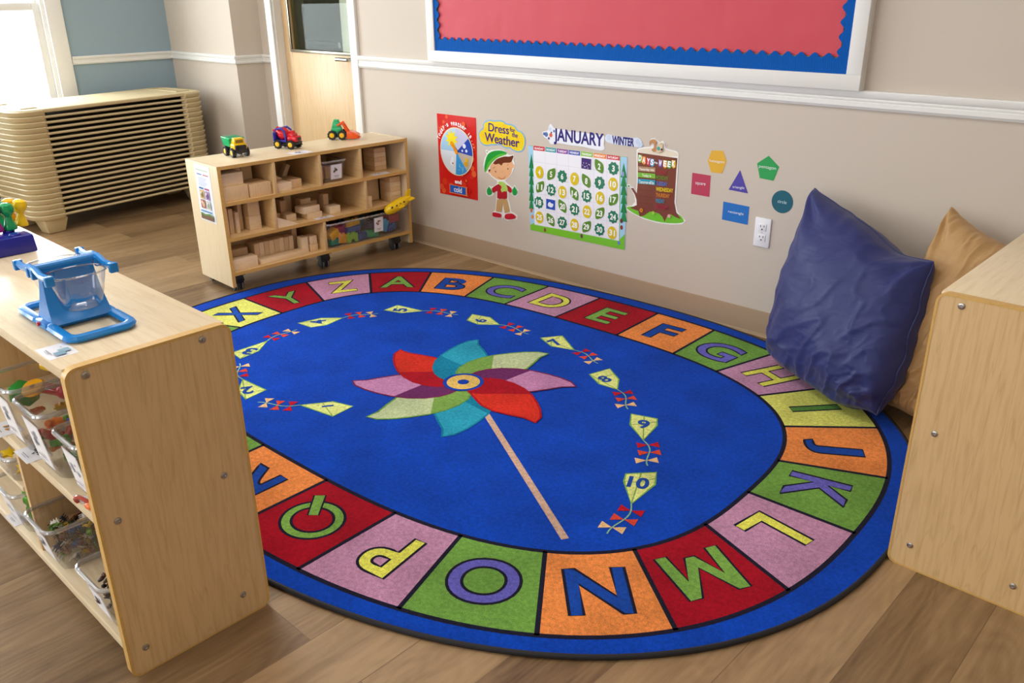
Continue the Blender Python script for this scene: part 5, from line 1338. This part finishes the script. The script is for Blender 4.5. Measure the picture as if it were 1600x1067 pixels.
for s_ in (1, -1):
    m = MB(); n = 28; vs = []; fs = []
    def oval(cx0, hx_, hy, z, e=3.0): return [(cx0 + sell(2 * PI * i / n, hx_, hy, e)[0], sell(2 * PI * i / n, hx_, hy, e)[1], z) for i in range(n)]
    rg = [oval(.052, .020, .026, .040, 2.4), oval(.052, .030, .036, .046, 2.6), oval(.052, .036, .044, .075), oval(.052, .042, .054, .119)]
    for r_ in rg: vs += [(s_ * x, y, z) for x, y, z in r_]
    for i in range(3):
        for j in range(n): fs.append([i * n + j, i * n + (j + 1) % n, (i + 1) * n + (j + 1) % n, (i + 1) * n + j])
    fs.append(list(range(n))[::-1]); m.raw(vs, fs, clear('balance_bucket_clear', (.93, .95, .97), .18, .05)); m.keep = True; f = m.build('bucket', bal, smooth=50)
    m = MB(); m.tube([(s_ * x, y, z) for x, y, z in rg[-1]], .0022, clear('balance_rim', (.85, .88, .9), .5, .1), 6, True); m.build('bucket_rim', f)
m = MB(); m.cyl((.0, -.070, .012), (.0, -.077, .012), .0045, mat('#C8244C', 'gloss'), 12); m.build('zero_knob', bal)
bal.scale = (.95, .98, .95)
# card of the balance
def tshape(A): A.poly([(.0, .0), (.018, .0), (.018, .02), (.0, .02)], '#8FB0C0'); A.poly([(.012, -.012), (.030, -.012), (.030, .008), (.012, .008)], '#7CA0B4')
card(Matrix.Translation((-1.632, .484, TOPZ + .0004)), .072, .054, 'clear taped picture card on the cabinet top in front of the balance', 12, ('#B4C4CC', '#C4D0D8'), big=tshape, name='picture_card')
# blue peg board with pegs
pb = empty('peg_board', (-2.425, .588, TOPZ + .0003), 0, 'dark blue peg block with chunky round headed pegs, far left on the toy cabinet', 'peg toy')
m = MB(); NV = mat('#1A1F8C', 'gloss'); m.tap((-.055, -.127, 0), (.055, .127, .045), NV, .9, .98, .004); m.build('peg_base', pb)
for y in (-.09, -.03, .03, .09):
    for x in (-.024, .026): m = MB(); m.lathe([(0, .044), (.013, .044), (.015, .046), (.013, .049), (.009, .0495), (0, .0495)], NV, 18, Matrix.Translation((x, y, 0))); m.build('peg_socket', pb)
def peg(px_, py_, col, label, lean=0):
    m = MB(); c_ = mat(col, 'gloss')
    m.lathe([(0, 0), (.016, 0), (.017, .004), (.013, .016), (.009, .028), (.0085, .034), (.013, .040), (.0165, .046), (.018, .054), (.0155, .064), (.008, .069), (0, .070)], c_, 20)
    p = FP(px_, py_, TOPZ + .0502)
    o = m.build('peg'); o.matrix_world = Matrix.Translation(p) @ Matrix.Rotation(lean, 4, 'X'); tag(o, label, 'peg', 'pegs standing on the blue peg block'); return o
peg(34, 352, '#F6CC10', 'yellow peg with a ball head at the right end of the peg block', -.1)
peg(21, 350, '#F0B40C', 'amber peg just left of the yellow ball peg')
peg(17, 358, '#0E9C58', 'green peg in front of the amber peg')
peg(2, 354, '#18A868', 'second green peg, left of the front green one')
peg(-4, 362, '#A01484', 'magenta peg at the left edge of the photo')

# ---- bins and toys on the left cabinet's shelves
MSH, BSH = .3854, .0744
def jumble(cx0, cy0, z0_, sx, sy, n, kinds, group, seed, hz=.05, size=(.013, .021)):
    q = random.Random(seed)
    for i in range(n):
        name, col, label, shape = kinds[i % len(kinds)]
        m = MB(); mt = mat(col, 'plastic'); r = q.uniform(*size)
        if shape == 'ring': m.tube([(r * math.cos(2 * PI * k / 14), r * math.sin(2 * PI * k / 14), 0) for k in range(14)], r * .32, mt, 8, True)
        elif shape == 'link':
            for k in range(3): a = 2 * PI * k / 3; m.cyl((0, 0, 0), (r * 1.1 * math.cos(a), r * 1.1 * math.sin(a), 0), r * .38, mt, 10)
            m.sphere((0, 0, 0), r * .5, mt, 10)
        elif shape == 'bear': m.sphere((0, 0, 0), r * .62, mt, 12); m.sphere((0, 0, r * .8), r * .45, mt, 12); [m.sphere((s_ * r * .34, 0, r * 1.15), r * .18, mt, 8) for s_ in (1, -1)]; [m.sphere((s_ * r * .5, r * .3, -r * .35), r * .26, mt, 8) for s_ in (1, -1)]
        elif shape == 'star':
            P = [((r if k % 2 == 0 else r * .5) * math.cos(PI * k / 5), (r if k % 2 == 0 else r * .5) * math.sin(PI * k / 5)) for k in range(10)]; m.prism(P, -.004, .004, mt, None, .001)
        elif shape == 'gear':
            P = [((r if k % 2 == 0 else r * .8) * math.cos(PI * k / 9), (r if k % 2 == 0 else r * .8) * math.sin(PI * k / 9)) for k in range(18)]; m.prism(P, -.004, .004, mt, None, .001)
        o = m.build(name)
        o.matrix_world = Matrix.Translation((cx0 + q.uniform(-sx, sx), cy0 + q.uniform(-sy, sy), z0_ + r + hz * (i / n) + q.uniform(0, .004))) @ Euler((q.uniform(-.7, .7), q.uniform(-.7, .7), q.uniform(0, 6))).to_matrix().to_4x4()
        tag(o, label, name.replace('_', ' ').replace('toy ', ''), group)
lab = (.085, .105, .078, art_dots(['#B0AEB8', '#98A0A8'], True, 3), 0)
clear_bin('storage_bin', (-1.945, .586, MSH), 0, .138, .285, .165, 'clear bin of large yellow, red and blue toys, leftmost on the middle shelf', None, .84, lab)
clear_bin('storage_bin', (-1.776, .586, MSH), 0, .138, .285, .165, 'clear bin of small colourful linking toys, second from the end panel', None, .84, lab)
clear_bin('storage_bin', (-1.613, .590, MSH), 0, .125, .270, .150, 'narrow clear bin tucked against the end panel on the middle shelf', None, .84, (.07, .095, .07, art_dots(['#B0AEB8'], True, 4), 0))
cols6 = [('toy_link', '#D82028', 'red', 'link'), ('toy_link', '#1E9C48', 'green', 'link'), ('toy_link', '#2060C0', 'blue', 'link'), ('toy_link', '#F08018', 'orange', 'link'), ('toy_link', '#44A82C', 'bright green', 'link')]
jumble(-1.776, .58, MSH + .006, .045, .100, 46, [(a, b, 'small %s linking toy in the second bin from the end panel' % c_, d) for a, b, c_, d in cols6], 'linking toys in the second bin', 4, .085)
jumble(-1.613, .59, MSH + .006, .034, .085, 22, [(a, b, 'small %s linking toy in the narrow bin against the end panel' % c_, d) for a, b, c_, d in [('toy_link', '#8CC81C', 'lime', 'link'), ('toy_link', '#F08C20', 'orange', 'link'), ('toy_link', '#2878D0', 'blue', 'link'), ('toy_link', '#F4C81C', 'yellow', 'link')]], 'linking toys in the narrow bin', 9, .07)
# large toys heaped in the left bin
def toy(name, loc, build, label, cat, rot=(0, 0, 0)):
    m = MB(); build(m); o = m.build(name); o.matrix_world = Matrix.Translation(loc) @ Euler(rot).to_matrix().to_4x4(); tag(o, label, cat, 'large toys heaped in the leftmost middle shelf bin'); return o
YM, RM, BM_, GM = mat('#F0C010', 'gloss'), mat('#C81E34', 'gloss'), mat('#1E64C0', 'gloss'), mat('#2CA040', 'gloss')
toy('toy_tube', (-1.955, .57, MSH + .150), lambda m: (m.cyl((-.045, 0, 0), (.035, .012, 0), .012, YM), m.cyl((.028, .008, 0), (.045, .012, 0), .016, YM)), 'long yellow tube toy lying across the leftmost bin', 'toy', (0, .1, .3))
toy('toy_disc', (-1.915, .505, MSH + .140), lambda m: m.lathe([(.006, -.006), (.022, -.006), (.026, 0), (.022, .006), (.006, .006), (.006, -.006)], mat('#F0AC10', 'gloss'), 24), 'amber disc toy at the front of the leftmost bin', 'toy', (.35, .2, 0))
toy('toy_rod', (-1.93, .545, MSH + .118), lambda m: (m.cyl((-.035, 0, 0), (.035, 0, 0), .013, RM), m.sphere((.035, 0, 0), .017, RM)), 'red rod toy beneath the yellow tube in the leftmost bin', 'toy', (0, 0, .4))
toy('toy_rod', (-1.925, .640, MSH + .138), lambda m: (m.box((-.04, -.016, -.012), (.04, .016, .012), BM_, .005), m.cyl((-.03, 0, .01), (-.03, 0, .018), .009, BM_), m.cyl((.0, 0, .01), (.0, 0, .018), .009, BM_)), 'blue bar toy at the right of the leftmost bin', 'toy', (0, -.05, .2))
toy('toy_rod', (-1.955, .665, MSH + .125), lambda m: m.cyl((-.035, 0, 0), (.03, 0, 0), .014, RM), 'dark red rod toy at the back of the leftmost bin', 'toy', (0, 0, .1))
toy('toy_block', (-1.975, .50, MSH + .110), lambda m: m.box((-.025, -.02, -.02), (.025, .02, .02), GM, .005), 'green chunky toy at the front left of the leftmost bin', 'toy', (.1, .2, .6))
jumble(-1.945, .58, MSH + .006, .042, .09, 16, [('toy_gear', '#1E9C58', 'green gear toy low in the leftmost middle shelf bin', 'gear'), ('toy_gear', '#E87020', 'orange gear toy low in the leftmost middle shelf bin', 'gear'), ('toy_gear', '#2468B8', 'blue gear toy low in the leftmost middle shelf bin', 'gear'), ('toy_gear', '#E8B818', 'yellow gear toy low in the leftmost middle shelf bin', 'gear')], 'gear toys low in the leftmost middle shelf bin', 15, .085, (.014, .022))
# cards on the middle shelf
card(Matrix.Translation(FP(51, 708, MSH + .0004)), .080, .052, 'white label card with dark shapes on the middle shelf, before the second bin', 21, ('#303838', '#48605C'))
card(Matrix.Translation(FP(9, 669, MSH + .0004)), .080, .052, 'white label card on the middle shelf, before the leftmost bin', 22, ('#3050A0', '#E0A020'))
card(Matrix.Translation((-1.60, .486, MSH + .0004)), .07, .05, 'white label card on the middle shelf beside the end panel', 23)
card(Matrix.Translation(FP(19, 813, BSH + .0004) + Vector((0, .012, 0))), .070, .036, 'white lined label card on the bottom shelf, left of the green toy bin', 24, ('#A8B0B8', '#98A0A8'))
# orange spiral toy hanging over the shelf edge
m = MB(); OR = mat('#F07A38', 'gloss'); m.sphere((0, 0, .008), .014, OR, 14, (1.2, 1, .7)); o1 = m.build('toy_dinosaur')
m2 = MB(); m2.tube([(.012 - .03 * math.sin(t * .26) - .004 * t, -.016 * math.sin(t * .3), .008 + .012 * math.sin(t * .5)) for t in range(9)], .0042, mat('#B0402C', 'gloss'), 8); m2.build('tail', o1)
o1.location = (-1.580, .468, MSH + .0006); tag(o1, 'small orange toy with a dark curved tail at the front of the middle shelf', 'toy')
# bottom shelf bins
clear_bin('storage_bin', (-1.932, .590, BSH), 0, .138, .290, .128, 'clear bin of tiny mixed insect figures on the bottom shelf', None, .84, (.080, .075, .062, art_dots(['#504C54', '#7C7470', '#9C6C50'], True, 5), 0))
clear_bin('storage_bin', (-1.638, .590, BSH), 0, .138, .290, .128, 'clear bin of dark brown pieces, beside the end panel on the bottom shelf', None, .84, (.07, .07, .062, art_dots(['#5C3040', '#48283C'], False, 6), .01))
clear_bin('storage_bin', (-2.150, .590, BSH), 0, .138, .290, .128, 'clear bin with one green toy on the bottom shelf, left of the divider', None, .84, (.085, .075, .062, art_dots(['#A8ACB4'], True, 7), 0))
clear_bin('storage_tray', (-2.155, .595, BSH + .150), 0, .150, .28, .075, 'shallow clear tray of yellow pieces above the green toy bin', None, .92)
m = MB(); m.box((-2.262, .47, BSH + .1355), (-2.068, .76, BSH + .1495), MAPLE_X, .002); o = m.build('inner_shelf_board'); o.parent = cl_; o.matrix_parent_inverse = Matrix.Translation((-LX, -LY, 0)); o.name = 'inner_shelf'
toy('toy_frog', (-2.125, .500, BSH + .045), lambda m: (m.sphere((0, 0, 0), .028, mat('#48B820', 'gloss'), 16, (.8, .8, 1.3)), m.sphere((0, -.004, .038), .020, mat('#48B820', 'gloss'), 14), m.sphere((-.01, -.012, .056), .007, mat('#48B820', 'gloss'), 8), m.sphere((.012, -.012, .056), .007, mat('#48B820', 'gloss'), 8)), 'green rounded toy in the bottom shelf bin left of the divider', 'toy')['group'] = 'toy in the bin left of the divider'
jumble(-2.150, .54, BSH + .156, .045, .06, 9, [('toy_star', '#F4D010', 'yellow star toy in the shallow tray above the green toy bin', 'star')], 'yellow stars in the shallow tray', 31, .03, (.016, .022))
def heap(name, cx0, cy0, z0_, sx, sy, hz, n, cols, label, seed, size, cat):
    q = random.Random(seed); m = MB()
    for i in range(n):
        c_ = mat(q.choice(cols), 'plastic'); r = q.uniform(*size)
        M = Matrix.Translation((cx0 + q.uniform(-sx, sx), cy0 + q.uniform(-sy, sy), z0_ + r * .6 + q.random() * hz)) @ Euler((q.uniform(-1, 1), q.uniform(-1, 1), q.uniform(0, 6))).to_matrix().to_4x4()
        if cat == 'figures':
            m.sphere((0, 0, 0), r * .5, c_, 8, (1.5, .7, .5), M)
            for k in range(3): m.tube([(-r * .4 + k * r * .4, -r * .9, -r * .1), (-r * .4 + k * r * .4, 0, r * .15), (-r * .4 + k * r * .4, r * .9, -r * .1)], r * .1, c_, 4, False, M)
        else: m.sphere((0, 0, 0), r * .6, c_, 6, (1.2, 1, .6), M)
    o = m.build(name, smooth=60); tag(o, label, cat, None, 'stuff'); return o
heap('insect_figures', -1.932, .59, BSH + .010, .042, .108, .072, 300, ['#3A4A2C', '#6C3428', '#D8B030', '#2C4C84', '#E8E4DC', '#28303C', '#6CA038', '#8C2430', '#A07850'], 'heap of tiny mixed insect figures in the clear bottom shelf bin', 5, (.010, .016), 'figures')
heap('brown_pieces', -1.638, .59, BSH + .010, .046, .110, .070, 460, ['#3A2420', '#4C2E28', '#2A1C1C', '#5C3C34', '#6C5850'], 'heap of dark brown pieces in the bottom bin beside the end panel', 6, (.008, .014), 'pieces')

# ================================================================== FLOOR PILLOWS
def fabric(name, col, wr=.5):
    m = bpy.data.materials.new(name); m.use_nodes = True; n = m.node_tree.nodes; l = m.node_tree.links; b = n['Principled BSDF']
    b.inputs['Base Color'].default_value = rgb(col); b.inputs['Roughness'].default_value = .5; b.inputs['Sheen Weight'].default_value = .12; b.inputs['Specular IOR Level'].default_value = .35
    tc = n.new('ShaderNodeTexCoord'); nz = n.new('ShaderNodeTexNoise'); nz.inputs['Scale'].default_value = 7; nz.inputs['Detail'].default_value = 5; nz.inputs['Distortion'].default_value = 1.6
    mp = n.new('ShaderNodeMapping'); mp.inputs['Scale'].default_value = (.6, 1, 2.2); mp.inputs['Rotation'].default_value = (0.2, .5, 0); l.new(tc.outputs['Object'], mp.inputs[0]); l.new(mp.outputs[0], nz.inputs['Vector'])
    bp = n.new('ShaderNodeBump'); bp.inputs['Strength'].default_value = wr; bp.inputs['Distance'].default_value = .02; l.new(nz.outputs['Fac'], bp.inputs['Height']); l.new(bp.outputs['Normal'], b.inputs['Normal'])
    return m
def pillow(name, BL, BR, TR, TL, th, mt, label, seed, tuck=(0, 0, 0, 0), sag=0.0, sag_u=.5, crease=1.0, dirn=(1, -1)):
    """a stuffed square bag between four corners; corners pucker, tucked ones are rounded off"""
    BL, BR, TR, TL = [Vector(v) for v in (BL, BR, TR, TL)]
    N = 96; nrm = ((BR - BL).cross(TL - BL)).normalized(); cen = (BL + BR + TR + TL) / 4
    vs = []; fs = []
    CN = ((-1, -1, BL, tuck[0]), (1, -1, BR, tuck[1]), (1, 1, TR, tuck[2]), (-1, 1, TL, tuck[3]))
    def P(u, v, side):
        a, b = (u + 1) / 2, (v + 1) / 2
        aa = a + (.5 - a) * .05 * (1 - v * v) * abs(u) ** 2
        bb_ = b + (.5 - b) * .05 * (1 - u * u) * abs(v) ** 2
        p = (BL * (1 - aa) + BR * aa) * (1 - bb_) + (TL * (1 - aa) + TR * aa) * bb_
        for cu, cv, cp, tk in CN:
            r2 = (u - cu) ** 2 + (v - cv) ** 2
            p = p + (cen - cp) * (tk * .30 * math.exp(-r2 / .16))
        p = p + Vector((0, 0, -1)) * sag * max(0, v) ** 3 * math.exp(-((u - sag_u) / .38) ** 2)
        e = (max(0, 1 - u * u) * max(0, 1 - v * v)) ** .36
        d = 0
        for k, (cu, cv, cp, tk) in enumerate(CN):
            du, dv = u - cu, v - cv; r = math.hypot(du, dv); an = math.atan2(dv * -cv, du * -cu)
            d += math.exp(-r * 2.3) * math.sin(an * 9 + k * 1.7 + 1.6 * noise.noise(Vector((u * 2, v * 2, seed + k)))) * .022 * min(1, r * 3)
        wz = 1 / (1 + math.exp(-3.2 * (u * dirn[0] + v * dirn[1] - .25)))
        q_ = Vector((u * 1.3 + v * .9, (v * .9 - u * 1.0) * 3.1, seed + side * 2))
        fold = (1 - abs(noise.noise(q_)) * 2.6) ; fold = max(0, fold) ** 3
        q2 = Vector((u * 3.0 + v * 2.0, (v * 1.5 - u * 1.2) * 6, seed + 9 + side))
        fold2 = max(0, 1 - abs(noise.noise(q2)) * 3.2) ** 3
        w_ = noise.noise(Vector((u * 1.5 + seed, v * 1.8, side * 3))) * .020 + crease * (fold * (.004 + .018 * wz) + fold2 * (.001 + .008 * wz))
        edge = math.exp(-(1 - max(abs(u), abs(v))) * 8) * math.sin((u if abs(v) > abs(u) else v) * 24 + 3 * noise.noise(Vector((u * 3, v * 3, seed)))) * .006
        h = side * (th * e + (d + w_ + edge) * min(1, e * 1.6)) + (1 - min(1, e * 2)) * noise.noise(Vector((u * 4, v * 4, seed))) * .02
        q = p + nrm * h
        q.z = max(q.z, .0125 + .002 * (1 + side) + .004 * (1 - e))
        q.y = min(q.y, WY - .008 + .002 * side)
        return q
    idx = {}
    for side in (1, -1):
        for i in range(N + 1):
            for j in range(N + 1):
                edge_ = i in (0, N) or j in (0, N)
                if edge_ and side == -1: idx[(side, i, j)] = idx[(1, i, j)]; continue
                u = math.sin(PI / 2 * (2 * i / N - 1)) * .35 + (2 * i / N - 1) * .65; v = math.sin(PI / 2 * (2 * j / N - 1)) * .35 + (2 * j / N - 1) * .65
                idx[(side, i, j)] = len(vs); vs.append(P(u, v, side))
    for side in (1, -1):
        for i in range(N):
            for j in range(N):
                f = [idx[(side, i, j)], idx[(side, i + 1, j)], idx[(side, i + 1, j + 1)], idx[(side, i, j + 1)]]
                if side == -1: f = f[::-1]
                fs.append(f)
    m = MB(); m.raw(vs, fs, mt); r = m.build(name, smooth=180)
    rim = [idx[(1, i, 0)] for i in range(N + 1)] + [idx[(1, N, j)] for j in range(1, N + 1)] + [idx[(1, i, N)] for i in range(N - 1, -1, -1)] + [idx[(1, 0, j)] for j in range(N - 1, 0, -1)]
    m = MB(); m.tube([vs[i] for i in rim], .003, mt, 6, True); m.build('seam', r)
    tag(r, label, 'pillow', 'large floor pillows in the corner'); return r
NAVYF = fabric('navy_cotton', '#232C66', .16); TANF = fabric('tan_cotton', '#B38D5C', .2)
pillow('floor_pillow', (-1.335, 2.79, .030), (-.770, 2.495, .012), (-.790, 2.76, .530), (-1.30, 2.97, .642), .125, NAVYF, 'large navy blue floor pillow leaning on the wall at the edge of the rug', 2, (.25, .55, .10, 0), .035, .5, .55)
pillow('floor_pillow', (-.930, 2.74, .02), (-.595, 2.60, .012), (-.600, 2.90, .56), (-.835, 2.975, .645), .10, TANF, 'tan floor pillow wedged between the navy pillow and the right cabinet', 9, (.1, .3, 0, 0), 0, .3, .8)
